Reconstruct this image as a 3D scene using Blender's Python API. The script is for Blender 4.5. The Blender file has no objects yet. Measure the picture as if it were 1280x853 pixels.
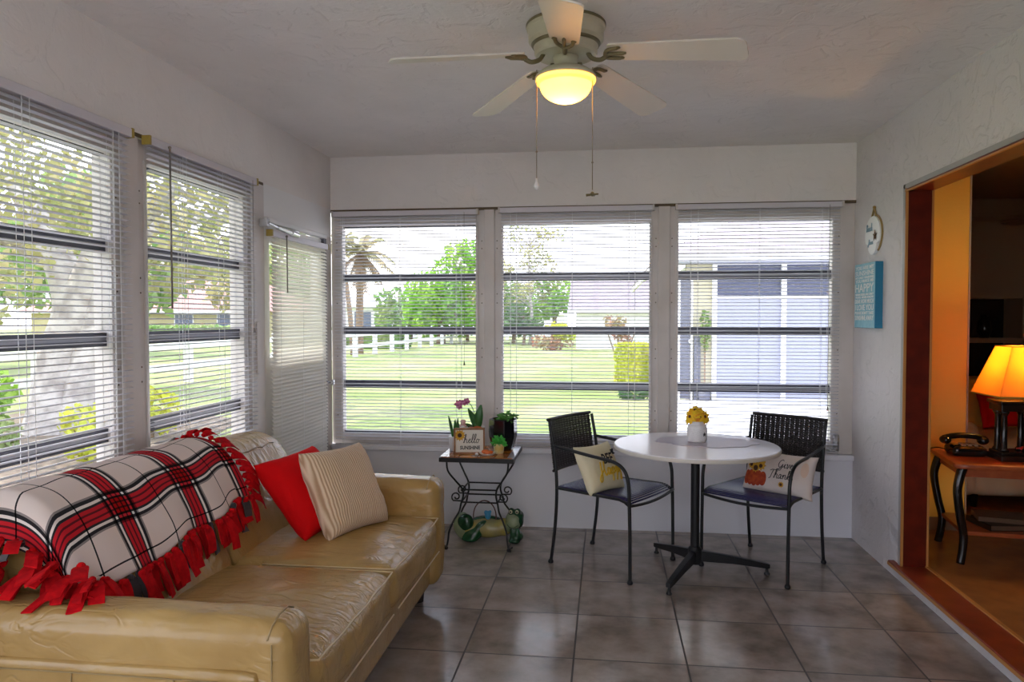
import bpy, math, random
from mathutils import Vector, Matrix, noise
random.seed(7)
D = bpy.data
C = bpy.context.scene.collection
PI = math.pi
R_ = math.radians
sin, cos = math.sin, math.cos

# ------------------------------------------------------------------ view
F, YAW, PIT, H = 925.08, .1264, -.0299, 1.375
_r = Vector((cos(YAW), sin(YAW), 0))
_f0 = Vector((-sin(YAW), cos(YAW), 0))
_fw = (_f0 * cos(PIT) + Vector((0, 0, 1)) * sin(PIT)).normalized()
_up = _r.cross(_fw)
def at(x, y, X=None, Y=None, Z=None):
    d = _r * ((x - 640) / F) - _up * ((y - 426.5) / F) + _fw
    t = X / d.x if X is not None else Y / d.y if Y is not None else (Z - H) / d.z
    return Vector((0, 0, H)) + d * t

# ------------------------------------------------------------------ meshes
class MB:
    def __init__(s): s.v = []; s.f = []; s.uv = None
    def add(s, vs, fs):
        n = len(s.v); s.v += [Vector(v) for v in vs]; s.f += [tuple(i + n for i in f) for f in fs]; return s
    def box(s, x0, x1, y0, y1, z0, z1):
        return s.add([(x0,y0,z0),(x1,y0,z0),(x1,y1,z0),(x0,y1,z0),(x0,y0,z1),(x1,y0,z1),(x1,y1,z1),(x0,y1,z1)],
                     [(3,2,1,0),(4,5,6,7),(0,1,5,4),(1,2,6,5),(2,3,7,6),(3,0,4,7)])
    def obox(s, c, sx, sy, sz, M=None):
        n = len(s.v); s.box(-sx/2, sx/2, -sy/2, sy/2, -sz/2, sz/2)
        for i in range(n, len(s.v)): s.v[i] = Vector(c) + (M @ s.v[i] if M else s.v[i])
        return s
    def tube(s, pts, r, n=8, closed=False, flat=None):
        pts = [Vector(p) for p in pts]; m = len(pts)
        rs = r if isinstance(r, (list, tuple)) else [r] * m
        ref = None; vs = []
        for i, p in enumerate(pts):
            a = pts[(i - 1) % m] if (closed or i > 0) else p
            b = pts[(i + 1) % m] if (closed or i < m - 1) else p
            t = (b - a)
            if t.length < 1e-9: t = Vector((0, 0, 1))
            t.normalize()
            if ref is None: ref = t.orthogonal().normalized()
            ref = (ref - t * ref.dot(t))
            if ref.length < 1e-6: ref = t.orthogonal()
            ref.normalize(); bn = t.cross(ref)
            for k in range(n):
                an = 2 * PI * k / n
                vs.append(p + (ref * cos(an) + bn * sin(an)) * rs[i])
        fs = []
        for i in range(m if closed else m - 1):
            j = (i + 1) % m
            for k in range(n):
                l = (k + 1) % n; fs.append((i*n+k, i*n+l, j*n+l, j*n+k))
        if not closed: fs += [tuple(range(n))[::-1], tuple((m-1)*n + k for k in range(n))]
        return s.add(vs, fs)
    def lathe(s, prof, n=32, c=(0,0,0), cap=True):
        c = Vector(c); vs = []; fs = []; m = len(prof)
        for r, z in prof:
            for k in range(n):
                a = 2*PI*k/n; vs.append(c + Vector((r*cos(a), r*sin(a), z)))
        for i in range(m-1):
            for k in range(n):
                l = (k+1) % n; fs.append((i*n+k, i*n+l, (i+1)*n+l, (i+1)*n+k))
        if cap: fs += [tuple(range(n))[::-1], tuple((m-1)*n+k for k in range(n))]
        return s.add(vs, fs)
    def ball(s, c, rx, ry=None, rz=None, n=16, m=10, M=None):
        ry = ry or rx; rz = rz or rx; c = Vector(c); vs = [Vector((0,0,-rz))]; fs = []
        for i in range(1, m):
            t = -PI/2 + PI*i/m
            for k in range(n):
                a = 2*PI*k/n; vs.append(Vector((rx*cos(t)*cos(a), ry*cos(t)*sin(a), rz*sin(t))))
        vs.append(Vector((0,0,rz))); L = len(vs)-1
        for k in range(n):
            l = (k+1) % n; fs.append((0, 1+l, 1+k)); fs.append((L, L-n+k, L-n+l))
            for i in range(m-2): fs.append((1+i*n+k, 1+i*n+l, 1+(i+1)*n+l, 1+(i+1)*n+k))
        return s.add([c + (M @ v if M else v) for v in vs], fs)
    def grid(s, fn, nu, nv, uvf=None):
        n0 = len(s.v); vs = []; fs = []
        for i in range(nu+1):
            for j in range(nv+1): vs.append(fn(i/nu, j/nv))
        for i in range(nu):
            for j in range(nv): a = i*(nv+1)+j; fs.append((a, a+nv+1, a+nv+2, a+1))
        s.add(vs, fs)
        if uvf:
            if s.uv is None: s.uv = {}
            for i in range(nu+1):
                for j in range(nv+1): s.uv[n0+i*(nv+1)+j] = uvf(i/nu, j/nv)
        return s
    def prism(s, poly, z0, z1, M=None):
        n = len(poly); M = M or Matrix.Identity(4)
        vs = [M @ Vector((x,y,z0)) for x,y in poly] + [M @ Vector((x,y,z1)) for x,y in poly]
        return s.add(vs, [tuple(range(n))[::-1], tuple(range(n,2*n))] + [(i,(i+1)%n,n+(i+1)%n,n+i) for i in range(n)])
    def quad(s, a, b, c, d): return s.add([a,b,c,d], [(0,1,2,3)])
    def xf(s, M):
        s.v = [M @ v for v in s.v]; return s
    def build(s, name, m, parent=None, world=False, smooth=False, bevel=0, sub=0, solid=0, remesh=0):
        me = D.meshes.new(name)
        off = parent.location if (world and parent) else Vector((0,0,0))
        if world and parent and parent.parent: off = off + parent.parent.location
        me.from_pydata([tuple(v - off) for v in s.v], [], s.f)
        if s.uv:
            ul = me.uv_layers.new(name='UVMap')
            for lp in me.loops: ul.data[lp.index].uv = s.uv.get(lp.vertex_index, (0,0))
        me.validate(); me.update()
        o = D.objects.new(name, me); C.objects.link(o)
        me.materials.append(m)
        if remesh:
            md = o.modifiers.new('r', 'REMESH'); md.mode = 'VOXEL'; md.voxel_size = remesh; md.use_smooth_shade = True
            md = o.modifiers.new('s', 'SMOOTH'); md.iterations = 6
        if solid:
            md = o.modifiers.new('t', 'SOLIDIFY'); md.thickness = solid; md.offset = 0
        if bevel:
            md = o.modifiers.new('b', 'BEVEL'); md.width = bevel; md.segments = 2; md.limit_method = 'ANGLE'; md.angle_limit = R_(40)
        if sub:
            md = o.modifiers.new('u', 'SUBSURF'); md.levels = sub; md.render_levels = sub
        if smooth or sub: me.polygons.foreach_set('use_smooth', [True]*len(me.polygons))
        if parent: o.parent = parent
        return o
def box(*a): return MB().box(*a)
def tube(*a, **k): return MB().tube(*a, **k)
def crv(pts, n=8, closed=False):
    P = [Vector(p) for p in pts]; m = len(P); out = []
    for i in range(m if closed else m-1):
        g = (lambda k: P[k % m]) if closed else (lambda k: P[min(max(k,0),m-1)])
        a,b,c,d = g(i-1),g(i),g(i+1),g(i+2)
        for j in range(n):
            t = j/n
            out.append(.5*((2*b)+(c-a)*t+(2*a-5*b+4*c-d)*t*t+(3*b-a-3*c+d)*t**3))
    if not closed: out.append(P[-1])
    return out
def rbox(x0,x1,y0,y1,z0,z1,r,n=12,puff=(0,0,0),wr=0,ws=9,seed=0):
    """soft box: rounded edges of radius r, puffed faces, wrinkles"""
    b = MB(); c = Vector(((x0+x1)/2,(y0+y1)/2,(z0+z1)/2)); h = Vector(((x1-x0)/2,(y1-y0)/2,(z1-z0)/2))
    idx = {}
    def key(p): return tuple(round(q,5) for q in p)
    def put(p):
        k = key(p)
        if k in idx: return idx[k]
        q = Vector((p[0]*h.x, p[1]*h.y, p[2]*h.z))
        inn = Vector([max(-(h[i]-r), min(h[i]-r, q[i])) for i in range(3)])
        d = q - inn
        if d.length > 1e-9: q = inn + d.normalized()*r
        for i in range(3):
            a,e = [j for j in range(3) if j != i]
            w = (1-p[a]**2)*(1-p[e]**2)
            if abs(p[i]) > .5: q[i] += math.copysign(puff[i]*w*abs(p[i]), p[i])
        q += c
        if wr:
            nv = Vector((q.x*ws+seed, q.y*ws*.6, q.z*ws))
            q += (q-c).normalized()*wr*(noise.noise(nv)+.5*noise.noise(nv*2.3))
        b.v.append(q); idx[k] = len(b.v)-1
        return idx[k]
    ts = [sin(-PI/2+PI*i/n)*.35+(-1+2*i/n)*.65 for i in range(n+1)]
    for ax in range(3):
        for sg in (-1,1):
            def pt(i,j):
                p=[0,0,0]; p[ax]=sg; p[(ax+1)%3]=ts[i]; p[(ax+2)%3]=ts[j]; return p
            for i in range(n):
                for j in range(n):
                    f=[put(pt(i,j)),put(pt(i+1,j)),put(pt(i+1,j+1)),put(pt(i,j+1))]
                    b.f.append(tuple(f if sg>0 else f[::-1]))
    return b
def text_mb(body, size, bold=0.0, spacing=1.0):
    cu = D.curves.new('t','FONT'); cu.body=body; cu.size=size; cu.align_x='CENTER'; cu.align_y='CENTER'; cu.offset=bold; cu.space_character=spacing
    cu.resolution_u = 3
    o = D.objects.new('t',cu); C.objects.link(o)
    ev = o.evaluated_get(bpy.context.evaluated_depsgraph_get())
    me = D.meshes.new_from_object(ev)
    b = MB().add([v.co.copy() for v in me.vertices],[tuple(p.vertices) for p in me.polygons])
    D.objects.remove(o); D.curves.remove(cu); D.meshes.remove(me)
    return b
# handwriting: strokes in a box where x-height is 1
HW = {'h':(1.1,[[(0,0),(.35,1.2),(.45,2.1),(.25,2.2),(.2,1.5),(.2,0)],[(.2,.5),(.5,1),(.75,.85),(.75,.25),(.95,0),(1.1,.15)]]),
 'e':(.85,[[(0,.35),(.4,.55),(.6,.85),(.4,1.02),(.15,.6),(.25,.1),(.5,0),(.85,.3)]]),
 'l':(.6,[[(0,.2),(.35,1.2),(.42,2.1),(.22,2.2),(.12,1.2),(.2,.15),(.4,0),(.6,.25)]]),
 'o':(.95,[[(.5,1),(.2,.9),(.1,.4),(.3,0),(.6,.15),(.65,.7),(.45,1.0),(.7,.8),(.95,.9)]]),
 'a':(1.0,[[(.65,.85),(.35,1),(.1,.5),(.25,.02),(.5,.25),(.68,.95),(.66,.3),(.8,0),(1.,.2)]]),
 'p':(1.0,[[(0,.4),(.25,1),(.2,0),(.1,-1.1)],[(.2,.5),(.45,1),(.75,.75),(.6,.1),(.25,.1)],[(.6,.1),(1,.3)]]),
 'y':(1.0,[[(.05,1),(.1,.3),(.35,.1),(.6,.5),(.7,1)],[(.7,1),(.6,0),(.4,-.9),(.1,-1),(.1,-.6),(.5,-.1),(1,.3)]]),
 'H':(1.5,[[(.3,2.1),(.25,1),(.1,-.6),(-.3,-.9),(-.5,-.5),(-.2,.0),(.3,.4),(.9,.9)],[(1.0,2.1),(.9,1),(.95,.1),(1.2,0),(1.5,.3)]]),
 'G':(1.5,[[(1.1,1.7),(.8,2.0),(.3,1.6),(.1,.8),(.4,.1),(.9,.3),(1.1,.9),(1.1,.2),(.9,-.5),(.5,-.7),(.5,-.3),(1.5,.3)]]),
 'i':(.55,[[(0,.3),(.22,1),(.2,.2),(.35,0),(.55,.2)],[(.25,1.35),(.29,1.42)]]),
 'v':(.85,[[(0,.8),(.2,1),(.3,.1),(.45,0),(.7,.95),(.85,.85)]]),
 'T':(1.1,[[(-.1,1.7),(.5,1.95),(1.4,1.9)],[(.7,1.9),(.5,1),(.3,0),(.0,-.2)]]),
 'n':(1.1,[[(0,.5),(.2,1),(.2,0)],[(.2,.5),(.5,1),(.75,.85),(.72,.25),(.9,0),(1.1,.2)]]),
 'k':(1.0,[[(0,.3),(.3,1.4),(.35,2.1),(.2,2),(.18,1),(.18,0)],[(.2,.45),(.55,1),(.6,.75),(.25,.5),(.6,.05),(1,.2)]]),
 's':(.75,[[(0,.2),(.35,1.05),(.3,.7),(.5,.3),(.35,0),(.1,.1)]]),
 'B':(1.2,[[(.2,2),(.2,1),(.15,0)],[(.0,1.8),(.5,2.1),(.9,1.7),(.4,1.1),(.9,.8),(.8,.1),(.1,.0)]]),
 'c':(.8,[[(.6,.85),(.35,1),(.1,.5),(.3,0),(.8,.25)]]),
 'u':(1.0,[[(0,.8),(.15,1),(.15,.2),(.35,0),(.65,.4),(.7,1),(.7,.2),(.85,0),(1.,.2)]]),
 'd':(1.0,[[(.65,.85),(.35,1),(.1,.5),(.25,.02),(.5,.25),(.75,2.1),(.66,.3),(.8,0),(1.,.2)]])}
def hand(word, x, y, s, r, fn, slant=.15, n=5):
    """tubes of radius r through fn(px,py) for a handwritten word"""
    b = MB()
    for ch in word:
        if ch == ' ': x += .7*s; continue
        w, st = HW[ch]
        for pts in st:
            pp = crv([(x+(px+slant*py)*s, y+py*s, 0) for px,py in pts], 4)
            b.tube([fn(p.x,p.y) for p in pp], r, n)
        x += w*s
    return b
# ------------------------------------------------------------------ materials
def newmat(name):
    m = D.materials.new(name); m.use_nodes = True
    nt = m.node_tree; return m, nt, nt.nodes, nt.links, nt.nodes['Principled BSDF']
def setp(p, **k):
    nm = {'rough':'Roughness','metal':'Metallic','spec':'Specular IOR Level','sheen':'Sheen Weight','coat':'Coat Weight','trans':'Transmission Weight','em':'Emission Strength','ior':'IOR'}
    for a,v in k.items(): p.inputs[nm[a]].default_value = v
def col4(c): return (c[0],c[1],c[2],1)
def mat(name, c, rough=.5, c2=None, ns=8, bump=0, bs=40, detail=4, lo=.35, hi=.65, obj=False, **k):
    m,nt,N,L,p = newmat(name); p.inputs['Base Color'].default_value = col4(c); setp(p, rough=rough, **k)
    co = None
    if c2 or bump:
        g = N.new('ShaderNodeTexCoord'); co = g.outputs['Object']
        if not obj:
            g = N.new('ShaderNodeNewGeometry'); co = g.outputs['Position']
    if c2:
        t = N.new('ShaderNodeTexNoise'); t.inputs['Scale'].default_value = ns; t.inputs['Detail'].default_value = detail; L.new(co,t.inputs['Vector'])
        r = N.new('ShaderNodeValToRGB'); r.color_ramp.elements[0].position=lo; r.color_ramp.elements[1].position=hi
        r.color_ramp.elements[0].color=col4(c); r.color_ramp.elements[1].color=col4(c2)
        L.new(t.outputs['Fac'],r.inputs['Fac']); L.new(r.outputs['Color'],p.inputs['Base Color'])
    if bump:
        t = N.new('ShaderNodeTexNoise'); t.inputs['Scale'].default_value = bs; t.inputs['Detail'].default_value = 5; L.new(co,t.inputs['Vector'])
        b = N.new('ShaderNodeBump'); b.inputs['Strength'].default_value = bump; b.inputs['Distance'].default_value = .01
        L.new(t.outputs['Fac'],b.inputs['Height']); L.new(b.outputs['Normal'],p.inputs['Normal'])
    return m
def ramp(N, els, const=True):
    r = N.new('ShaderNodeValToRGB'); cr = r.color_ramp; cr.interpolation = 'CONSTANT' if const else 'LINEAR'
    while len(cr.elements) > 1: cr.elements.remove(cr.elements[-1])
    cr.elements[0].position = els[0][0]; cr.elements[0].color = col4(els[0][1])
    for p,c in els[1:]: e = cr.elements.new(p); e.color = col4(c)
    return r
def mth(N, L, op, a, b=None):
    n = N.new('ShaderNodeMath'); n.operation = op
    for i,v in enumerate((a,b)):
        if v is None: continue
        if isinstance(v,(int,float)): n.inputs[i].default_value = v
        else: L.new(v,n.inputs[i])
    return n.outputs[0]
def translucent(name, c, ct, fac=.4, rough=.5):
    m,nt,N,L,p = newmat(name); p.inputs['Base Color'].default_value = col4(c); setp(p, rough=rough)
    t = N.new('ShaderNodeBsdfTranslucent'); t.inputs['Color'].default_value = col4(ct)
    x = N.new('ShaderNodeMixShader'); x.inputs[0].default_value = fac
    L.new(p.outputs[0],x.inputs[1]); L.new(t.outputs[0],x.inputs[2]); L.new(x.outputs[0],N['Material Output'].inputs['Surface']); return m
def glass(name, tint=(1,1,1)):
    m,nt,N,L,p = newmat(name); N.remove(p)
    t = N.new('ShaderNodeBsdfTransparent'); t.inputs[0].default_value = col4(tint)
    g = N.new('ShaderNodeBsdfGlossy'); g.inputs['Roughness'].default_value = .02
    lw = N.new('ShaderNodeLayerWeight'); lw.inputs['Blend'].default_value = .5
    fr = mth(N,L,'ADD',mth(N,L,'MULTIPLY',mth(N,L,'POWER',lw.outputs['Facing'],5.0),.6),.015)
    x = N.new('ShaderNodeMixShader'); L.new(fr,x.inputs[0]); L.new(t.outputs[0],x.inputs[1]); L.new(g.outputs[0],x.inputs[2])
    L.new(x.outputs[0],N['Material Output'].inputs['Surface']); return m
def stucco(name, c, bump=.5, scale=1.0, c2=None):
    m,nt,N,L,p = newmat(name); setp(p, rough=.75, spec=.25); g = N.new('ShaderNodeNewGeometry')
    def nz(sc,de,dist=0):
        t = N.new('ShaderNodeTexNoise'); t.inputs['Scale'].default_value = sc*scale; t.inputs['Detail'].default_value = de; t.inputs['Distortion'].default_value = dist
        L.new(g.outputs['Position'],t.inputs['Vector']); return t.outputs['Fac']
    a = nz(7,6,.6); r1 = ramp(N,[(.40,(0,0,0)),(.47,(1,1,1)),(.60,(1,1,1)),(.63,(.5,.5,.5)),(.66,(.9,.9,.9))],False); L.new(a,r1.inputs[0])
    b = nz(60,4); h = mth(N,L,'ADD',r1.outputs[0],mth(N,L,'MULTIPLY',b,.5))
    bp = N.new('ShaderNodeBump'); bp.inputs['Strength'].default_value = bump; bp.inputs['Distance'].default_value = .012
    L.new(h,bp.inputs['Height']); L.new(bp.outputs[0],p.inputs['Normal'])
    r = ramp(N,[(.3,c),(.7,c2 or [x*.93 for x in c])],False); L.new(nz(3,5),r.inputs[0]); L.new(r.outputs[0],p.inputs['Base Color'])
    return m
def tile_mat():
    m,nt,N,L,p = newmat('floor_tile'); g = N.new('ShaderNodeNewGeometry'); s = N.new('ShaderNodeSeparateXYZ'); L.new(g.outputs['Position'],s.inputs[0])
    T = .45
    ux = mth(N,L,'DIVIDE',mth(N,L,'ADD',s.outputs[0],.575+T*40),T); uy = mth(N,L,'DIVIDE',mth(N,L,'ADD',s.outputs[1],-4.314+T*40),T)
    def edge(u): return mth(N,L,'GREATER_THAN',mth(N,L,'ABSOLUTE',mth(N,L,'SUBTRACT',mth(N,L,'FRACT',u),.5)),.5-.0038/T)
    gr = mth(N,L,'MAXIMUM',edge(ux),edge(uy))
    cb = N.new('ShaderNodeCombineXYZ'); L.new(mth(N,L,'FLOOR',ux),cb.inputs[0]); L.new(mth(N,L,'FLOOR',uy),cb.inputs[1])
    wn = N.new('ShaderNodeTexWhiteNoise'); wn.noise_dimensions='2D'; L.new(cb.outputs[0],wn.inputs['Vector'])
    off = N.new('ShaderNodeVectorMath'); off.operation='ADD'; L.new(g.outputs['Position'],off.inputs[0]); L.new(wn.outputs['Color'],off.inputs[1])
    t = N.new('ShaderNodeTexNoise'); t.inputs['Scale'].default_value=5; t.inputs['Detail'].default_value=6; t.inputs['Roughness'].default_value=.6; L.new(off.outputs[0],t.inputs['Vector'])
    r = ramp(N,[(.3,(.20,.165,.14)),(.5,(.32,.27,.235)),(.72,(.43,.37,.33))],False); L.new(t.outputs['Fac'],r.inputs[0])
    mx = N.new('ShaderNodeMix'); mx.data_type='RGBA'; L.new(gr,mx.inputs[0]); L.new(r.outputs[0],mx.inputs[6]); mx.inputs[7].default_value=(.06,.05,.045,1)
    L.new(mx.outputs[2],p.inputs['Base Color'])
    rr = mth(N,L,'ADD',mth(N,L,'MULTIPLY',gr,.4),mth(N,L,'ADD',mth(N,L,'MULTIPLY',t.outputs['Fac'],.24),.06)); L.new(rr,p.inputs['Roughness'])
    b = N.new('ShaderNodeBump'); b.inputs['Strength'].default_value=.25; b.inputs['Distance'].default_value=.004
    hh = mth(N,L,'SUBTRACT',mth(N,L,'MULTIPLY',t.outputs['Fac'],.6),gr); L.new(hh,b.inputs['Height']); L.new(b.outputs[0],p.inputs['Normal'])
    setp(p,spec=.5); return m
def plaid_mat():
    m,nt,N,L,p = newmat('plaid_fleece'); uv = N.new('ShaderNodeTexCoord'); s = N.new('ShaderNodeSeparateXYZ'); L.new(uv.outputs['UV'],s.inputs[0])
    W=(.92,.9,.88); K=(.03,.03,.035); CR=(.88,.81,.78); RD=(.62,.022,.035); DK=(.12,.012,.02); GY=(.32,.3,.3)
    def band(P, off):
        seq=[(.112,CR),(.006,K),(.112,CR),(.007,GY),(.012,K),(.010,W),(.008,K),(.013,RD),(.007,DK),(.013,RD),(.007,DK),(.013,RD),(.008,K),(.010,W),(.012,K),(.007,GY)]
        tot=sum(a for a,_ in seq); els=[]; x=0
        for w,c in seq: els.append((x/tot,c)); x+=w
        r = ramp(N,els); L.new(mth(N,L,'FRACT',mth(N,L,'DIVIDE',mth(N,L,'ADD',P,off+tot*5),tot)),r.inputs[0]); return r.outputs[0]
    a = band(s.outputs[0],.287); b = band(s.outputs[1],BLANKET_V)
    mx = N.new('ShaderNodeMix'); mx.data_type='RGBA'; mx.blend_type='MULTIPLY'; mx.inputs[0].default_value=1
    L.new(a,mx.inputs[6]); L.new(b,mx.inputs[7]); L.new(mx.outputs[2],p.inputs['Base Color']); setp(p,rough=.95,spec=.1); return m
BLANKET_V = .055
M = {}
M['wall'] = stucco('stucco_wall',(.84,.80,.77),.18)
M['wall_r'] = stucco('stucco_wall_white',(.78,.745,.755),.42,1.2)
M['ceil'] = stucco('stucco_ceiling',(.87,.835,.81),.35)
M['knee'] = mat('painted_panel',(.80,.80,.86),.5,bump=.05,bs=30)
M['tile'] = tile_mat()
M['alum'] = mat('cream_aluminium',(.68,.63,.60),.4,c2=(.61,.56,.52),ns=5)
M['alum_w'] = mat('white_aluminium',(.80,.79,.78),.4)
M['bar'] = mat('dark_sash',(.055,.055,.075),.35)  # backlit silhouette of the window bars put into the dark colour
M['caulk'] = mat('brown_caulk',(.13,.09,.05),.8)
M['sash'] = mat('grey_sash',(.42,.42,.46),.35,metal=.3)
M['glass'] = glass('window_glass')
M['slat'] = translucent('blind_slat',(.70,.69,.73),(.8,.8,.78),.06,.45)
M['doorslat'] = translucent('door_blind_slat',(.88,.86,.82),(.95,.93,.86),.45,.45)
M['rail'] = mat('blind_rail',(.66,.63,.67),.4)
M['cord'] = mat('white_cord',(.85,.85,.84),.7)
M['wand'] = mat('clear_brown_wand',(.22,.19,.17),.2)
M['brass'] = mat('yellow_bracket',(.42,.30,.06),.45)
M['metal'] = mat('brushed_metal',(.62,.62,.62),.3,metal=1)
M['chrome'] = mat('chrome',(.8,.8,.8),.12,metal=1)
M['jamb'] = mat('red_brown_wood',(.16,.013,.003),.35,c2=(.10,.008,.002),ns=14)
M['sill'] = mat('red_stained_sill',(.30,.05,.02),.3,c2=(.2,.03,.012),ns=10)
M['jedge'] = mat('orange_wood_edge',(.55,.25,.07),.4)
M['greytrim'] = mat('grey_trim',(.42,.40,.41),.5)
M['orange'] = mat('lamp_warmed_paint',(.86,.56,.12),.7,bump=.1,bs=60)  # the lamp's orange glow on beige paint is put into this base colour
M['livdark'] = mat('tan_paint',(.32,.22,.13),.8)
M['lam'] = mat('laminate',(.36,.15,.045),.35,c2=(.25,.09,.03),ns=9)
def leather_mat():
    m = mat('tan_leather',(.46,.295,.105),.27,c2=(.39,.24,.08),ns=6,spec=.6); nt=m.node_tree; N=nt.nodes; L=nt.links; q=N['Principled BSDF']
    g=N.new('ShaderNodeNewGeometry'); mp=N.new('ShaderNodeMapping'); mp.inputs['Scale'].default_value=(5,15,9); L.new(g.outputs['Position'],mp.inputs[0])
    t=N.new('ShaderNodeTexNoise'); t.inputs['Scale'].default_value=1; t.inputs['Detail'].default_value=2; t.inputs['Distortion'].default_value=1.2; L.new(mp.outputs[0],t.inputs['Vector'])
    w=N.new('ShaderNodeTexNoise'); w.inputs['Scale'].default_value=2.2; w.inputs['Detail'].default_value=2; L.new(g.outputs['Position'],w.inputs['Vector'])
    rw=ramp(N,[(.42,(.1,.1,.1)),(.60,(1,1,1))],False); L.new(w.outputs['Fac'],rw.inputs[0])
    d=mth(N,L,'ABSOLUTE',mth(N,L,'SUBTRACT',t.outputs['Fac'],.5)); r=ramp(N,[(0,(0,0,0)),(.045,(1,1,1))],False); r.color_ramp.interpolation='EASE'; L.new(d,r.inputs[0])
    cre=mth(N,L,'MULTIPLY',mth(N,L,'SUBTRACT',r.outputs[0],1.0),rw.outputs[0])
    f=N.new('ShaderNodeTexNoise'); f.inputs['Scale'].default_value=24; f.inputs['Detail'].default_value=5; L.new(g.outputs['Position'],f.inputs['Vector'])
    hh=mth(N,L,'ADD',mth(N,L,'ADD',mth(N,L,'MULTIPLY',cre,.32),mth(N,L,'MULTIPLY',t.outputs['Fac'],1.6)),mth(N,L,'MULTIPLY',f.outputs['Fac'],.25))
    bp=N.new('ShaderNodeBump'); bp.inputs['Strength'].default_value=.55; bp.inputs['Distance'].default_value=.010; L.new(hh,bp.inputs['Height']); L.new(bp.outputs[0],q.inputs['Normal'])
    return m
M['leather'] = leather_mat()
M['seam'] = mat('leather_seam',(.36,.25,.11),.6)
M['piping'] = mat('leather_piping',(.66,.5,.27),.4)
M['darkwood'] = mat('dark_wood',(.02,.013,.012),.35)
M['plaid'] = plaid_mat()
M['fringe'] = mat('red_fleece',(.60,.006,.010),.95,c2=(.38,.004,.008),ns=40,spec=.1)
M['fringe_k'] = mat('black_fleece',(.04,.03,.035),.95,sheen=.3)
M['fringe_w'] = mat('white_fleece',(.8,.76,.72),.95,sheen=.3)
M['redcush'] = mat('red_fabric',(.66,.003,.005),.9,bump=.15,bs=120,spec=.15)
def cord_mat():
    m,nt,N,L,p = newmat('corduroy'); g = N.new('ShaderNodeTexCoord'); s = N.new('ShaderNodeSeparateXYZ'); L.new(g.outputs['Object'],s.inputs[0])
    w = mth(N,L,'SINE',mth(N,L,'MULTIPLY',s.outputs[0],2*PI/.0115)); w = mth(N,L,'ADD',mth(N,L,'MULTIPLY',w,.5),.5)
    r = ramp(N,[(0,(.46,.28,.16)),(.5,(.70,.51,.34)),(1,(.82,.64,.46))],False); L.new(w,r.inputs[0]); L.new(r.outputs[0],p.inputs['Base Color'])
    b = N.new('ShaderNodeBump'); b.inputs['Strength'].default_value=.7; b.inputs['Distance'].default_value=.004; L.new(w,b.inputs['Height']); L.new(b.outputs[0],p.inputs['Normal'])
    setp(p,rough=.9,sheen=.3); return m
M['cord_cush'] = cord_mat()
M['iron'] = mat('black_iron',(.012,.012,.014),.4,spec=.4)
M['rattan'] = mat('dark_wicker',(.018,.013,.014),.38,spec=.5)
M['cordseat'] = mat('glossy_vinyl_cord',(.035,.032,.11),.2,spec=.7)  # blue sheen of the sky mixed into the base colour of the cords
M['laminate_w'] = mat('white_laminate',(.88,.86,.90),.2,spec=.5)
M['edge_w'] = mat('cream_edge',(.66,.62,.55),.5)
M['doily'] = translucent('lavender_mat',(.58,.53,.60),(.6,.55,.6),.1,.4)
M['ceramic_w'] = mat('white_ceramic',(.78,.76,.76),.3,bump=.2,bs=90)
M['petal'] = mat('yellow_petal',(.92,.50,.012),.6,c2=(.88,.62,.02),ns=60)
M['petal_o'] = mat('orange_petal',(.80,.27,.02),.6)
M['seed'] = mat('brown_seed_head',(.07,.025,.01),.8)
M['stem'] = mat('green_stem',(.10,.22,.04),.6)
M['star'] = mat('dark_metal_star',(.06,.055,.06),.5)
M['pil_y'] = mat('cream_cotton',(.80,.73,.52),.85,c2=(.75,.66,.42),ns=5,bump=.1,bs=60)
M['pil_w'] = mat('pale_linen',(.78,.70,.66),.85,c2=(.70,.58,.52),ns=5,bump=.1,bs=60)
M['ink'] = mat('black_ink',(.02,.018,.02),.7)
M['ink_y'] = mat('yellow_ink',(.68,.42,.015),.7)
M['ink_o'] = mat('orange_ink',(.58,.09,.015),.7,c2=(.38,.03,.008),ns=40)
M['ink_g'] = mat('gold_ink',(.75,.42,.03),.7,c2=(.6,.3,.03),ns=50)
M['peach'] = mat('peach_ink',(.76,.56,.44),.8)
M['globe'] = None
M['fan'] = mat('aged_cream_enamel',(.56,.52,.38),.4,c2=(.50,.46,.32),ns=8)
M['fan_d'] = mat('antiqued_bronze',(.16,.13,.06),.45)
M['blade'] = mat('ivory_blade',(.74,.69,.60),.4)
M['chain'] = mat('bead_chain',(.35,.28,.2),.35,metal=.7)
M['teal'] = mat('teal_side',(.01,.19,.34),.5)
M['teal_f'] = mat('pale_blue_face',(.22,.50,.62),.6,c2=(.30,.58,.68),ns=30)
M['white'] = mat('white_paint',(.85,.86,.86),.5)
M['shell'] = mat('white_shell_board',(.92,.93,.93),.5)
M['bluegrey'] = mat('blue_grey_ink',(.30,.42,.52),.7)
M['rope'] = mat('jute_rope',(.36,.25,.10),.9)
M['brown'] = mat('starfish_brown',(.12,.06,.03),.8)
M['tabletile'] = mat('amber_tile',(.50,.19,.03),.15,c2=(.30,.09,.015),ns=9,lo=.4,hi=.6,spec=.6)
M['tilegrey'] = mat('grey_tile',(.40,.38,.40),.15)
M['signface'] = mat('cream_sign',(.80,.76,.68),.7)
M['signwood'] = mat('brown_sign_frame',(.36,.17,.06),.5,c2=(.25,.1,.03),ns=30)
M['blackglaze'] = mat('black_glaze',(.006,.006,.008),.12,spec=.7)
M['leaf'] = mat('leaf_green',(.06,.22,.03),.45,c2=(.10,.32,.05),ns=40)
M['leaf_d'] = mat('orchid_leaf',(.035,.13,.03),.35)
M['leaf_b'] = mat('succulent_green',(.05,.42,.05),.5,c2=(.10,.5,.08),ns=60)
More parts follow.
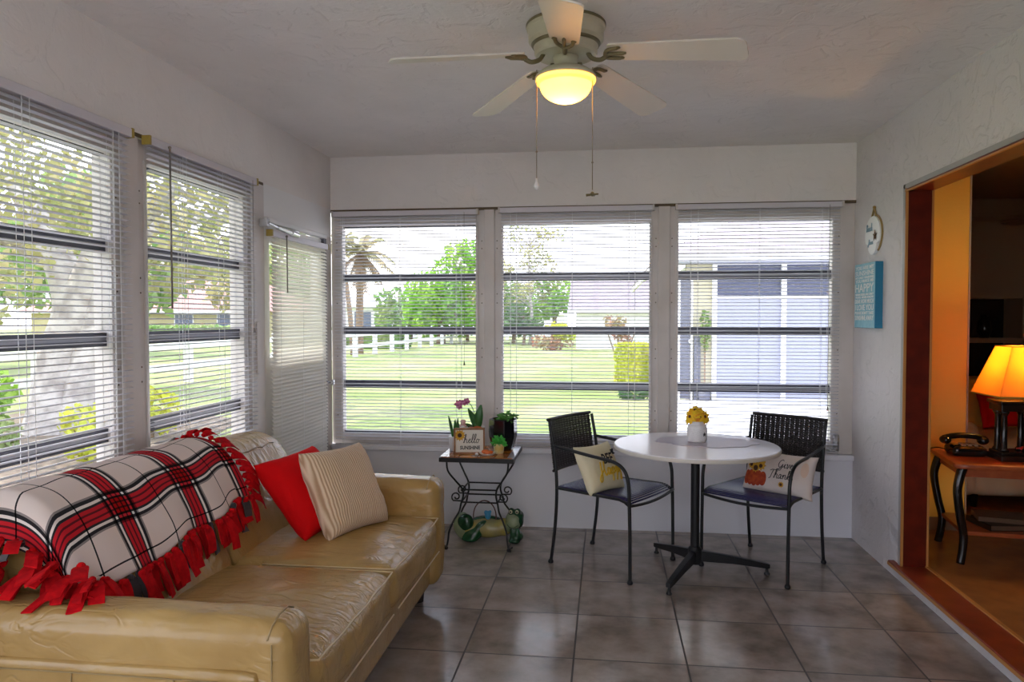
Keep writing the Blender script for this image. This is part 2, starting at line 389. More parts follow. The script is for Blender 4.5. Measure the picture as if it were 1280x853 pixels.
M['orchid'] = mat('magenta_petal',(.42,.05,.20),.55,c2=(.65,.30,.45),ns=70)
M['pink'] = mat('pink_figurine',(.70,.42,.40),.5)
M['yglass'] = mat('yellow_cup',(.75,.52,.12),.2,c2=(.80,.72,.45),ns=25)
M['terra'] = mat('orange_ceramic',(.70,.15,.03),.35)
M['frog'] = mat('green_glaze',(.008,.05,.018),.18,c2=(.015,.08,.03),ns=20,spec=.6)
M['frog_y'] = mat('yellow_glaze',(.40,.33,.09),.22,c2=(.30,.27,.12),ns=12,spec=.6)
M['frog_p'] = mat('pale_green_glaze',(.30,.35,.20),.25,c2=(.16,.22,.12),ns=10)
M['bird'] = mat('blue_glaze',(.05,.30,.55),.3)
M['eye'] = mat('eye_white',(.75,.72,.5),.15)
M['handle'] = mat('brown_wire',(.10,.03,.025),.5)
M['lampblack'] = mat('black_lamp',(.012,.009,.008),.22,spec=.6)
M['tablewood'] = mat('red_table_top',(.42,.10,.03),.3,c2=(.3,.06,.02),ns=14)
M['phone'] = mat('black_plastic',(.01,.009,.009),.15,spec=.6)
M['paper'] = mat('white_card',(.75,.7,.65),.6)
M['redthing'] = mat('red_enamel',(.6,.03,.02),.35)
# outdoors
M['lawn'] = mat('lawn',(.17,.24,.05),.9,c2=(.31,.295,.155),ns=.55,detail=8,lo=.38,hi=.72,bump=.4,bs=20)
M['mulch'] = mat('mulch',(.24,.19,.14),.95,c2=(.15,.11,.08),ns=9,bump=.4,bs=25)
M['conc'] = mat('concrete',(.74,.73,.74),.8,c2=(.68,.67,.68),ns=3)
M['pvc'] = mat('white_vinyl',(.86,.86,.86),.45)
M['bark'] = mat('grey_bark',(.60,.56,.53),.9,c2=(.36,.32,.30),ns=5,detail=8,lo=.42,hi=.62,bump=.8,bs=16)
M['bark_b'] = mat('brown_bark',(.30,.21,.15),.9,c2=(.18,.12,.08),ns=8,bump=.5,bs=20)
def leafm(n,a,b,sc=1.3): 
    m = mat(n,a,.7,c2=b,ns=sc,detail=3)
    nt=m.node_tree; N=nt.nodes; L=nt.links; p=N['Principled BSDF']; t=N.new('ShaderNodeBsdfTranslucent'); x=N.new('ShaderNodeMixShader'); x.inputs[0].default_value=.35
    src=p.inputs['Base Color'].links[0].from_socket; L.new(src,t.inputs['Color']); L.new(p.outputs[0],x.inputs[1]); L.new(t.outputs[0],x.inputs[2]); L.new(x.outputs[0],N['Material Output'].inputs['Surface']); return m
M['lf_bright'] = leafm('bright_leaves',(.20,.46,.05),(.36,.56,.08),.7)
M['lf_mid'] = leafm('mid_leaves',(.16,.32,.08),(.34,.40,.16),.8)
M['lf_olive'] = leafm('olive_leaves',(.30,.34,.12),(.50,.44,.22),.9)
M['lf_dark'] = leafm('dark_leaves',(.07,.16,.06),(.14,.24,.09),.8)
M['lf_yel'] = leafm('yellow_leaves',(.50,.56,.04),(.62,.62,.09),2)
M['lf_red'] = leafm('red_leaves',(.42,.16,.13),(.30,.26,.12),2)
M['frond'] = leafm('palm_frond',(.30,.30,.13),(.45,.36,.22),1.5)
M['frond_d'] = leafm('dry_frond',(.42,.30,.20),(.34,.24,.17),1.5)
M['roof_g'] = mat('grey_roof',(.25,.215,.235),.9,c2=(.21,.18,.20),ns=2)
M['roof_p'] = mat('pink_shingle',(.50,.44,.46),.9,c2=(.57,.50,.52),ns=3,bump=.2,bs=20)
M['roof_r'] = mat('salmon_roof',(.45,.25,.205),.9,c2=(.38,.20,.17),ns=1)
M['yel_wall'] = mat('yellow_wall',(.50,.44,.25),.8)
M['wht_wall'] = mat('white_siding',(.84,.83,.84),.7)
M['cream_wall'] = mat('cream_siding',(.55,.51,.36),.7)
M['lav'] = mat('lavender_panel',(.37,.38,.47),.6)
M['lav_d'] = mat('blue_grey_screen',(.085,.095,.16),.5)
M['greydoor'] = mat('grey_door',(.13,.135,.175),.5)
M['winblue'] = mat('blue_window',(.12,.14,.22),.2)

# ------------------------------------------------------------------ objects
def tag(o, label=None, cat=None, group=None, kind=None):
    if label: o['label'] = label
    if cat: o['category'] = cat
    if group: o['group'] = group
    if kind: o['kind'] = kind
    return o
def thing(name, label, cat, loc=(0,0,0), rz=0, group=None):
    o = D.objects.new(name, None); o.empty_display_size = .05; C.objects.link(o); o.location = loc; o.rotation_euler = (0,0,rz)
    return tag(o, label, cat, group)
def struct(name, mb, m, **k):
    o = mb.build(name, m, **k); o['kind'] = 'structure'; return o
def copy_thing(root, loc, rz, label, group=None):
    r = root.copy(); C.objects.link(r); r.location = loc; r.rotation_euler = (0,0,rz); r['label'] = label
    if group: r['group'] = group
    for ch in [o for o in D.objects if o.parent == root]:
        c = ch.copy(); C.objects.link(c); c.parent = r
        for g in [o for o in D.objects if o.parent == ch]:
            d = g.copy(); C.objects.link(d); d.parent = c
    return r
XL,XR,YB,ZC = -1.853,1.532,4.834,2.463
YF = -1.3                                   # end of the room behind the viewer
# ================================================================== THE ROOM
struct('floor', box(XL-.12,1.64,YF-.1,YB+.06,-.15,0), M['tile'])
struct('ceiling', box(XL-.15,XR+.13,YF-.15,YB+.15,ZC,ZC+.12), M['ceil'])
# back wall: stucco header, panelled knee wall
struct('wall_back', box(XL-.12,XR+.13,YB,YB+.12,2.106,ZC), M['wall'])
struct('wall_back_knee', box(XL-.12,XR+.13,YB,YB+.12,-.15,.515), M['knee'])
struct('trim_1', box(XL,XR,YB-.035,YB+.12,.49,.525), M['knee'], bevel=.006)
struct('trim_2', box(XL,XR,YB-.004,YB+.02,2.094,2.110), M['caulk'])
# left wall header, knee wall
LW = XL
struct('wall_left', box(LW-.14,LW,YF-.1,YB+.12,2.112,ZC), M['wall'])
struct('wall_left_knee', box(LW-.14,LW,YF-.1,3.75,-.15,.52), M['knee'])
struct('wall_left_pier', box(LW-.14,LW,YF-.1,-.2,.52,2.112), M['wall'])
struct('trim_3', box(LW-.003,LW+.003,YF,3.84,2.100,2.114), M['caulk'])
# right wall with wide opening into the living room
OY0,OY1,OZ0,OZ1 = .35,4.062,.085,2.048
RW1 = XR+.122
struct('wall_right', MB().box(XR,RW1,OY1,YB+.12,-.15,ZC).box(XR,RW1,YF-.1,OY0,-.15,ZC).box(XR,RW1,OY0,OY1,OZ1,ZC).box(XR,RW1,OY0,OY1,-.15,OZ0-.02), M['wall_r'])
struct('wall_front', MB().box(XL-.14,RW1,YF-.12,YF,-.15,.45).box(XL-.14,RW1,YF-.12,YF,2.2,ZC).box(XL-.14,-1.7,YF-.12,YF,.45,2.2).box(1.4,RW1,YF-.12,YF,.45,2.2), M['wall'])
struct('door_2', MB().box(XR-.006,XR+.006,OY1-.004,OY1+.02,OZ0,OZ1+.02).box(XR-.006,XR+.006,OY0-.02,OY0+.004,OZ0,OZ1+.02).box(XR-.006,XR+.006,OY0-.02,OY1+.02,OZ1-.004,OZ1+.02), M['greytrim'])
dj = struct('trim_4', MB().box(XR-.004,RW1+.004,OY1-.016,OY1+.001,OZ0,OZ1).box(XR-.004,RW1+.004,OY0,OY0+.016,OZ0,OZ1).box(XR-.004,RW1+.004,OY0,OY1,OZ1-.016,OZ1+.001), M['jamb'])
MB().box(XR-.007,XR+.006,OY1-.019,OY1-.012,OZ0,OZ1).box(XR-.007,XR+.006,OY0,OY1,OZ1-.019,OZ1-.012).box(RW1-.002,RW1+.008,OY1-.02,OY1-.012,OZ0,OZ1).build('edge_bead', M['jedge'], dj)
ds = struct('trim_5', box(XR-.03,RW1,OY0-.05,OY1+.09,OZ0-.022,OZ0), M['sill'], bevel=.004)
MB().box(XR-.032,XR-.024,OY0-.05,OY1+.09,OZ0-.024,OZ0-.008).box(RW1-.006,RW1+.012,OY0,OY1,OZ0-.01,OZ0+.006).build('sill_edge', M['jedge'], ds)

# ---- windows. local frame: x along the wall, y outwards, z up; origin on the inner wall plane
WZ0,WZ1 = .525,2.098
def window(n, x0, x1, p0, p1, M4, latch=None):
    """frame between x0,x1 with panes between p0,p1"""
    a,b = .60,2.003
    fr = MB()
    for u0,u1 in ((x0,p0),(p1,x1)): fr.box(u0,u1,.012,.085,WZ0,WZ1)
    fr.box(p0,p1,.012,.085,b,WZ1).box(p0,p1,.012,.085,WZ0,a)
    # stepped inner lips
    for u0,u1 in ((p0-.012,p0+.006),(p1-.006,p1+.012)): fr.box(u0,u1,.004,.03,a-.01,b+.012)
    fr.box(p0,p1,.004,.03,b-.004,b+.012)
    f = struct('window_%d' % n, fr.xf(M4), M['alum'], bevel=.003)
    f['label'] = None; del f['label']
    dk = MB()
    dk.box(p0,p1,.03,.06,b-.012,b).box(p0,p1,.03,.06,a,a+.012)
    dk.xf(M4).build('sash_edge', M['bar'], f)
    for z in (1.652,1.297,.931):
        s = MB().box(p0,p1,.030,.070,z-.026,z-.006).box(p0,p1,.030,.070,z+.006,z+.026).xf(M4).build('sash_bar', M['bar'], f)
        MB().box(p0,p1,.036,.064,z-.006,z+.006).xf(M4).build('sash_joint', M['sash'], s)
    g = MB()
    zs = [a,.931,1.297,1.652,b]
    for i in range(4): g.box(p0,p1,.048,.052,zs[i]+.01,zs[i+1]-.01)
    g.xf(M4).build('glass', M['glass'], f)
    # screws in the jambs
    sc = MB()
    for u in (p0-.035,p1+.035):
        for z in (.72,.78,1.12,1.18,1.48,1.54,1.84,1.89): sc.ball((u,.012,z),.004,.003,.004,8,4)
    sc.xf(M4).build('screws', M['caulk'], f)
    if latch:
        u,z = latch
        k = MB().obox((u,-.005,z),.03,.03,.10).tube([(u,-.02,z-.03),(u-.02,-.045,z-.045),(u-.045,-.045,z-.04)],.006,8).ball((u-.05,-.045,z-.038),.012)
        k.xf(M4).build('crank_handle', M['metal'], f, smooth=True)
    return f
I4 = Matrix.Translation((0,YB,0))
window(1,-1.853,-.765,-1.778,-.852,I4)
window(2,-.765,.370,-.680,.281,I4)
window(3,.370,1.532,.452,1.402,I4,latch=(1.43,.60))
L4 = Matrix.Translation((XL,0,0)) @ Matrix.Rotation(PI/2,4,'Z')      # x -> +Y, y -> -X
window(4,1.55,2.705,1.63,2.600,L4)
window(5,2.705,3.735,2.815,3.630,L4)
window(6,-.2,1.55,-.1,1.45,L4)  # out of view, added to bring in more light from the left
F4 = Matrix.Translation((0,YF,0)) @ Matrix.Rotation(PI,4,'Z')
def added_window(n, x0, x1, z0, z1, M4):
    fr = MB()
    for u0,u1 in ((x0,x0+.06),((x0+x1)/2-.04,(x0+x1)/2+.04),(x1-.06,x1)): fr.box(u0,u1,.02,.09,z0,z1)
    fr.box(x0,x1,.02,.09,z0,z0+.06).box(x0,x1,.02,.09,z1-.06,z1)
    f = struct('window_%d' % n, fr.xf(M4), M['alum'])
    MB().box(x0,x1,.05,.054,z0,z1).xf(M4).build('glass', M['glass'], f)
added_window(7,-1.4,1.7,.45,2.2,F4)  # unseen window behind the viewer, added and made wide for more daylight
# mullion covers between the windows
for k,(u0,u1,M4) in enumerate(((-.800,-.730,I4),(.330,.405,I4),(2.655,2.755,L4))):
    struct('trim_%d' % (6+k), MB().box(u0,u1,-.004,.03,WZ0,WZ1).xf(M4), M['alum'], bevel=.004)
struct('trim_9', MB().box(3.69,3.845,-.004,.10,.0,2.1).xf(L4), M['alum'], bevel=.004)      # post beside the door
struct('trim_10', MB().box(3.735,3.765,-.012,.0,1.08,1.36).xf(L4), M['alum'], bevel=.004)
struct('trim_11', MB().box(3.845,YB,-.002,.09,1.925,2.112).xf(L4), M['alum_w'])            # panel over the door
struct('trim_12', MB().box(4.725,YB,-.004,.10,0,1.925).xf(L4), M['alum'])
struct('trim_13', MB().box(3.845,4.725,-.02,.03,1.905,1.93).xf(L4), M['alum_w'], bevel=.004)

# ---- the door in the left wall
d = struct('door_1', MB().box(3.86,3.935,.01,.05,.0,1.90).box(4.635,4.70,.01,.05,.0,1.90).box(3.93,4.64,.01,.05,1.80,1.90).box(3.93,4.64,.01,.05,.0,.16).box(3.93,4.64,.01,.05,1.08,1.16).box(3.93,4.64,.022,.040,.16,1.08).xf(L4), M['alum_w'], bevel=.004)
MB().box(3.93,4.64,.028,.032,1.16,1.80).xf(L4).build('glass', M['glass'], d)
MB().box(4.692,4.726,-.012,.02,.0,1.905).xf(L4).build('weather_strip', M['bar'], d)
cl = MB().tube([(3.80,-.05,1.893),(3.90,-.055,1.880)],.008,8).tube([(3.90,-.055,1.880),(4.08,-.055,1.868)],.012,12).tube([(4.08,-.055,1.868),(4.20,-.04,1.868)],.017,12).obox((3.80,-.025,1.893),.03,.05,.04).obox((4.20,-.02,1.868),.05,.04,.05)
cl.xf(L4).build('door_closer', M['metal'], d, smooth=False)
h = MB().obox((4.70,-.004,.955),.035,.012,.12).tube([(4.70,-.01,.955),(4.70,-.05,.955)],.009,10).ball((4.70,-.062,.955),.02,.012,.02)
h.tube([(4.66,-.02,.955),(4.70,-.04,.955)],.006,8)
h.xf(L4).build('door_handle', M['chrome'], d, smooth=True)
MB().ball((4.68,-.012,1.19),.012).tube([(4.68,.0,1.19),(4.68,-.02,1.19)],.006).xf(L4).build('bolt', M['chrome'], d, smooth=True)
MB().obox((4.55,-.012,1.835),.05,.01,.014).obox((4.58,-.012,.80),.02,.008,.07).xf(L4).build('bracket', M['metal'], d)

# ---- venetian blinds (local: x along, y outwards, z down from the headrail)
def blind(label, x0, x1, ztop, zbot, M4, depth=-.022, tilt=-3, pitch=.0222, m='slat', wand=None, cords=(.08,.5,.92), hook=False, group=None):
    t = thing('window_blind', label, 'blind', M4 @ Vector(((x0+x1)/2, depth, ztop)), 0, group)
    def b(mb, name, mm, **k): return mb.xf(M4).build(name, mm, t, world=True, **k)
    b(MB().box(x0,x1,depth-.016,depth+.014,ztop-.034,ztop), 'headrail', M['rail'], bevel=.003)
    sl = MB(); z = ztop-.045; w = .0125; ta = R_(tilt)
    while z > zbot+.022:
        j = random.uniform(-.0006,.0006); a = ta + random.uniform(-.02,.02); vs=[]
        prof = [(-w,0),(-w*.4,.0032),(w*.4,.0032),(w,0)]
        top = [(p*cos(a)-q*sin(a), p*sin(a)+q*cos(a)) for p,q in prof]
        poly = top + [(p,q-.0011) for p,q in top[::-1]]
        n = len(poly)
        for xx in (x0+.006,x1-.006): vs += [(xx,depth+p,z+q+j) for p,q in poly]
        sl.add(vs, [(i,(i+1)%n,n+(i+1)%n,n+i) for i in range(n)] + [tuple(range(n)),tuple(range(2*n-1,n-1,-1))])
        z -= pitch
    b(sl, 'slats', M[m])
    b(MB().box(x0+.004,x1-.004,depth-.012,depth+.012,zbot,zbot+.012), 'bottom_rail', M['rail'], bevel=.003)
    for c in cords:
        u = x0+(x1-x0)*c
        b(MB().tube([(u,depth-.0135,ztop-.03),(u,depth-.0135,zbot)],.0011,5).tube([(u,depth+.0135,ztop-.03),(u,depth+.0135,zbot)],.0011,5), 'ladder_cord', M['cord'])
    if wand:
        u,l = wand
        b(MB().tube([(u,depth-.024,ztop-.02),(u,depth-.026,ztop-.03-l)],.004,8).ball((u,depth-.024,ztop-.02),.007), 'tilt_wand', M['wand'], smooth=True)
    if hook:
        u,l = hook
        b(MB().tube([(u,depth-.024,ztop-.02),(u,depth-.024,ztop-l)],.0012,5).tube([(u,depth-.024,ztop-l),(u,depth-.024,ztop-l-.025)],[.003,.007],8), 'pull_cord', M['wand'])
    for s_,u in ((-1,x0-.006),(1,x1+.006)):
        b(MB().obox((u,depth,ztop-.016),.012,.036,.036), 'bracket', M['brass'] if M4 is L4 else M['alum'])
    return t
blind('white venetian blind hanging over the back window nearest the door, behind the orchid',-1.822,-.846,2.094,.520,I4,cords=(.055,.07,.47,.86,.895),hook=(-.925,1.0))
blind('white venetian blind over the middle of the three back windows, facing the gray-roofed house',-.690,.291,2.100,.520,I4,cords=(.07,.11,.48,.85,.89))
blind('white venetian blind over the right back window facing the neighbouring house and patio',.447,1.440,2.100,.520,I4,cords=(.085,.13,.51,.885,.925),hook=(1.365,1.27))
blind('white venetian blind over the left-hand window behind the plaid throw, with yellow end bracket',1.58,2.665,2.108,.54,L4,depth=-.024,cords=(.1,.5,.53,.9,.93))
blind('white venetian blind with a long brown wand, between the left corner post and the door',2.785,3.695,2.108,.54,L4,depth=-.024,wand=(2.90,.66),cords=(.25,.28,.62,.93),hook=(3.63,.78))
blind('closed white blind covering the glazed door in the left corner, short dark wand',3.862,4.675,1.862,.10,L4,depth=-.030,tilt=50,pitch=.0215,m='doorslat',wand=(4.02,.31),cords=(.12,.5,.88))

# ================================================================== CEILING FAN
FC = Vector((-.152,2.775,0))
fan = thing('ceiling_fan','cream five-blade ceiling fan with a glowing bowl light and two pull chains','ceiling fan',(FC.x,FC.y,ZC))
MB().lathe([(.060,0),(.142,0),(.146,-.010),(.146,-.018),(.140,-.022),(.138,-.062),(.134,-.066),(.130,-.070),(.118,-.085),(.116,-.108),(.110,-.116),(.04,-.118)],48).build('motor_housing',M['fan'],fan,smooth=False,bevel=.002)
MB().lathe([(.1455,-.0005),(.1475,-.003),(.1475,-.010),(.1455,-.012)],48,cap=False).lathe([(.121,-.072),(.1285,-.073),(.1225,-.082),(.118,-.083)],48,cap=False).build('housing_band',M['fan_d'],fan,smooth=True)
MB().lathe([(.03,-.115),(.048,-.118),(.044,-.135),(.040,-.152),(.046,-.157),(.085,-.168),(.106,-.182),(.113,-.192),(.114,-.198),(.110,-.200)],40).build('light_fitter',M['fan'],fan,smooth=True)
# blades: slightly drooping, pitched like the photo
for k in range(5):
    A = R_(-16.2+72*k)
    RZ = Matrix.Rotation(A,4,'Z'); DR = Matrix.Rotation(R_(7.0),4,'Y'); PT = Matrix.Rotation(R_(-12),4,'X')
    T = RZ @ Matrix.Translation((.165,0,-.122)) @ DR @ PT
    pl = []
    Lb,w0,w1 = .485,.052,.068
    def arc(cx,cy,r,a0,a1,n=6): return [(cx+r*cos(R_(a0+(a1-a0)*i/n)), cy+r*sin(R_(a0+(a1-a0)*i/n))) for i in range(n+1)]
    pl = arc(.02,-w0+.02,.02,180,270)+arc(Lb-.035,-w1+.035,.035,270,360)+arc(Lb-.035,w1-.035,.035,0,90)+arc(.02,w0-.02,.02,90,180)
    bl = MB().prism(pl,-.003,.003,T).build('blade',M['blade'],fan)
    ir = MB()
    g = lambda x,y,z: RZ @ Vector((x,y,z))
    ir.tube(crv([g(.085,0,-.112),g(.10,0,-.135),g(.13,0,-.146),g(.155,0,-.138)],5),[.0085]*16,8)
    for yy in (-.034,0,.034):
        ir.tube(crv([g(.150,0,-.139), T@Vector((.0,yy*.75,-.010)), T@Vector((.045 if yy else .065,yy,-.006))],4),[.007]*8+[.004],8)
    for yy in (-.034,.034): ir.ball(T@Vector((.042,yy,-.005)),.010,.010,.005)
    ir.build('blade_iron',M['fan_d'],bl,smooth=True)
def globe_mat():
    m,nt,N,L,p = newmat('frosted_warm_glass'); p.inputs['Base Color'].default_value=(.90,.66,.28,1); setp(p,rough=.25)
    p.inputs['Emission Color'].default_value=(1,.62,.18,1); p.inputs['Emission Strength'].default_value=.28
    t=N.new('ShaderNodeBsdfTranslucent'); t.inputs[0].default_value=(.62,.40,.12,1); x=N.new('ShaderNodeMixShader'); x.inputs[0].default_value=.5
    L.new(p.outputs[0],x.inputs[1]); L.new(t.outputs[0],x.inputs[2]); L.new(x.outputs[0],N['Material Output'].inputs['Surface']); return m
GP=[(.109,-.198),(.1115,-.208),(.108,-.216),(.097,-.219)]+[(.096*cos(R_(a)),-.221-.066*sin(R_(a))) for a in range(0,89,8)]+[(.001,-.287)]
MB().lathe(GP,48,cap=False).build('glass_bowl',globe_mat(),fan,smooth=True)
bulb = D.lights.new('fan_bulb','POINT'); bulb.energy = 3.8; bulb.color=(1,.72,.36); bulb.shadow_soft_size=.02
lo = D.objects.new('fan_bulb',bulb); C.objects.link(lo); lo.location=(FC.x,FC.y,ZC-.247)
for nm,dx,dy,l,m2 in (('pull_chain',-.105,-.03,.60,'drop'),('pull_chain',.100,-.03,.645,'fan')):
    c = MB().tube([(dx,dy,-.17),(dx,dy,-l+.03)],.0017,6)
    c.ball((dx,dy,-l+.13),.004); c.build(nm,M['chain'],fan,smooth=True)
    if m2=='drop':
        MB().lathe([(.001,-.03),(.007,-.026),(.010,-.018),(.008,-.008),(.004,.0),(.004,.012),(.001,.013)],14,(dx,dy,-l+.02)).build('chain_pendant',M['ceramic_w'],fan,smooth=True)
    else:
        MB().ball((dx,dy,-l+.015),.007,.007,.009).tube([(dx-.022,dy+.006,-l+.012),(dx+.022,dy-.006,-l+.014)],[.005,.003],6).tube([(dx-.006,dy-.02,-l+.012),(dx+.006,dy+.02,-l+.014)],[.003,.005],6).build('chain_pendant',M['fan_d'],fan,smooth=True)

# ================================================================== SIGNS ON THE RIGHT WALL
sg = thing('wall_sign','blue canvas box sign lettered with HAPPY and LOVE YOU, below the oval sign','sign',(XR,4.53,1.51))
# local: face looks towards -X; along +Y is to the left in the photo
SW,SH,ST = .335,.375,.042
MB().box(-ST,0,-SW/2,SW/2,-SH/2,SH/2).build('box_frame',M['teal'],sg,bevel=.002)
MB().box(-ST-.0015,-ST,-SW/2+.002,SW/2-.002,-SH/2+.002,SH/2-.002).build('canvas_face',M['teal_f'],sg)
S4 = Matrix(((0,0,-1,-ST-.003),(-1,0,0,0),(0,1,0,0),(0,0,0,1)))
tx = MB(); z = SH/2-.012
for body,hh in (('YOU ARE MY',.026),('SUNSHINE',.034),('MY ONLY SUNSHINE',.016),('YOU MAKE ME',.022),('HAPPY',.058),("WHEN SKIES ARE GREY",.015),("YOU'LL NEVER KNOW",.016),('DEAR HOW MUCH',.030),('I LOVE YOU',.040),("PLEASE DON'T TAKE",.022),('SUNSHINE AWAY',.034)):
    b = text_mb(body,hh*1.25,.0006); xs=[v.x for v in b.v]; ys=[v.y for v in b.v]; w=max(xs)-min(xs); hgt=max(ys)-min(ys)
    cx=(max(xs)+min(xs))/2; cy=(max(ys)+min(ys))/2
    for v in b.v: v.x=(v.x-cx)*(SW-.03)/w; v.y=(v.y-cy)*hh*.84/hgt + z-hh/2
    tx.add([S4@v for v in b.v], b.f); z -= hh*1.03
tx.build('lettering',M['white'],sg,solid=.001)
ov = thing('wall_sign','small white oval board with starfish, hung by a rope above the blue sign','sign',(XR,4.495,1.86))
def ovp(a):
    x=.118*cos(a); z=.105*sin(a)
    if z<-.055: x*= .72
    return (x, z*1.0 - (.012 if z<-.07 else 0))
MB().prism([ovp(2*PI*i/56) for i in range(56)],0,.018,Matrix(((0,0,-1,0),(-1,0,0,0),(0,1,0,0),(0,0,0,1)))).build('board',M['shell'],ov,bevel=.003)
rp=[(-.004,-.118*cos(a)*1.02,.107*sin(a)*1.02) for a in [R_(q) for q in range(-60,86,8)]]
MB().tube(crv(rp,2),.006,8).tube([(-.008,-.035,.10),(-.008,0,.155),(-.008,.035,.10)],.0055,8).ball((-.008,0,.155),.009).build('rope',M['rope'],ov,smooth=True)
O4=lambda x,y: Vector((-.021,-x,y))
MB().add([O4(*p) for p in [(.055+r*cos(R_(90+36*i)), -.012+r*sin(R_(90+36*i))) for i,r in enumerate([.038,.013]*5)]]+[O4(.055,-.012)+Vector((-.008,0,0))],[(i,(i+1)%10,10) for i in range(10)]).build('starfish',M['brown'],ov)
w1=hand('Beach',-.085,.022,.019,.0022,O4); w2=hand('House',-.048,-.056,.014,.0020,O4)
w1.add(w2.v,w2.f).build('script_lettering',M['bluegrey'],ov)
# ================================================================== SOFA
sofa = thing('sofa','tan leather two-seat sofa against the left-hand windows, facing the room','sofa',(-1.32,2.64,0))
def sp(mb,name,m,**k): return mb.build(name,M[m],sofa,world=True,**k)
SX0,SXF = -1.80,-.80
sp(rbox(SX0,-.825,1.76,3.54,.10,.275,.025,10),'base','leather',smooth=True)
sp(rbox(-1.835,-1.70,1.76,3.54,.10,.72,.05,12),'back_frame','leather',smooth=True)
for x,y in ((-1.74,1.82),(-.90,1.82),(-1.74,3.47),(-.90,3.47)):
    sp(MB().lathe([(.022,0),(.026,.004),(.034,.105)],4,(x,y,0)),'leg','darkwood')
YM = 2.65
for k,(y0,y1) in enumerate(((1.905,YM),(YM,3.395))):
    c = sp(rbox(-1.50,-.785,y0+.004,y1-.004,.265,.445,.05,44,(.020,.0,.030),.008,13,k*7),'seat_cushion','leather',smooth=True)
    e = .03
    pts = [(-.776-.004*abs(2*i/20-1),y0+.02+(y1-y0-.04)*i/20,.437+.002*sin(i)) for i in range(21)]
    MB().tube([(-1.30,y0+.012,.436)]+[(-.82,y0+.013,.437)]+pts+[(-.82,y1-.013,.437),(-1.30,y1-.012,.436)],.0035,6).build('piping',M['piping'],c,world=True,smooth=True)
    MB().tube([(-.772,y0+.03+(y1-y0-.06)*i/12,.285) for i in range(13)],.003,6).build('piping',M['piping'],c,world=True,smooth=True)
def loft(prof,y0,y1,n=26,endp=3.2,puff=.012,wr=.006,seed=0,endr=.10):
    P = crv([(p[0],p[1],0) for p in prof],5,True); cx=sum(p.x for p in P)/len(P); cz=sum(p.y for p in P)/len(P)
    b=MB(); m=len(P); vs=[]; fs=[]
    for i in range(n+1):
        t=-1+2*i/n; t=math.copysign(1-(1-abs(t))**1.5,t); y=(y0+y1)/2+(y1-y0)/2*t
        d=min(y-y0,y1-y); s=1.0
        if d<endr: s = .86+.14*math.sqrt(max(0,1-(1-d/endr)**2))
        s*= 1+puff*(1-t*t)
        for p in P:
            q=Vector((cx+(p.x-cx)*s,y,cz+(p.y-cz)*s))
            w=wr*(noise.noise(Vector((q.x*8+seed,q.y*5,q.z*8)))+.6*noise.noise(Vector((q.x*18,q.y*9+seed,q.z*16))))
            vs.append(q+Vector((q.x-cx,0,q.z-cz)).normalized()*w)
    for i in range(n):
        for k in range(m):
            l=(k+1)%m; fs.append((i*m+k,i*m+l,(i+1)*m+l,(i+1)*m+k))
    fs += [tuple(range(m)),tuple(range(n*m+m-1,n*m-1,-1))]
    return b.add(vs,fs)
BP=[(-1.40,.41),(-1.425,.52),(-1.475,.64),(-1.535,.755),(-1.60,.825),(-1.69,.842),(-1.775,.80),(-1.80,.70),(-1.76,.55),(-1.68,.44),(-1.53,.39)]
for k,(y0,y1) in enumerate(((1.90,YM),(YM,3.40))):
    c = sp(loft(BP,y0+.003,y1-.003,seed=k*5+1),'back_cushion','leather',smooth=True)
    # seam where the head roll meets the front
    MB().tube([(-1.555+.004*sin(i*1.3),y0+.09+(y1-y0-.18)*i/14,.795+.004*sin(i*2.1)) for i in range(15)],.0025,5).build('seam',M['seam'],c,world=True,smooth=True)
for k,(y0,y1,yo0,yo1) in enumerate(((1.735,1.905,1.715,1.755),(3.395,3.565,3.545,3.585))):
    a = sp(rbox(SX0,-.785,y0,y1,.10,.605,.052,26,(.006,.008,.010),.0045,10,k*3),'armrest','leather',smooth=True)
    rbox(-1.80,-.862,yo0,yo1,.10,.492,.016,14,(.003,.003,0),.001).build('outer_panel',M['leather'],a,world=True,smooth=True)
    ys = y0+.012 if k==0 else y1-.012
    s = MB().tube([(x/100,ys-(.005 if k==0 else -.005),.572) for x in range(-178,-84,3)],.0022,5)
    s.tube([(-.838,y0+.0,.57),(-.834,y0+.02,.597),(-.832,y0+.06,.615),(-.832,y1-.06,.615),(-.834,y1-.02,.597)],.0025,5)
    s.tube([(-.826,y0-.002 if k==0 else y1+.002,z/100) for z in range(14,58,3)],.0022,5)
    s.build('seam',M['seam'],a,world=True,smooth=True)
    q = MB()
    yy = yo0-.003 if k==0 else yo1+.003
    for x in (-1.62,-1.36,-1.08): q.tube([(x,yy,.11),(x,yy-.001,.30),(x+.004,yy,.468)],.002,5)
    q.tube([(-1.79,yy,.468),(-1.3,yy-.001,.470),(-.872,yy,.468)],.002,5)
    q.build('seam',M['seam'],a,world=True,smooth=True)

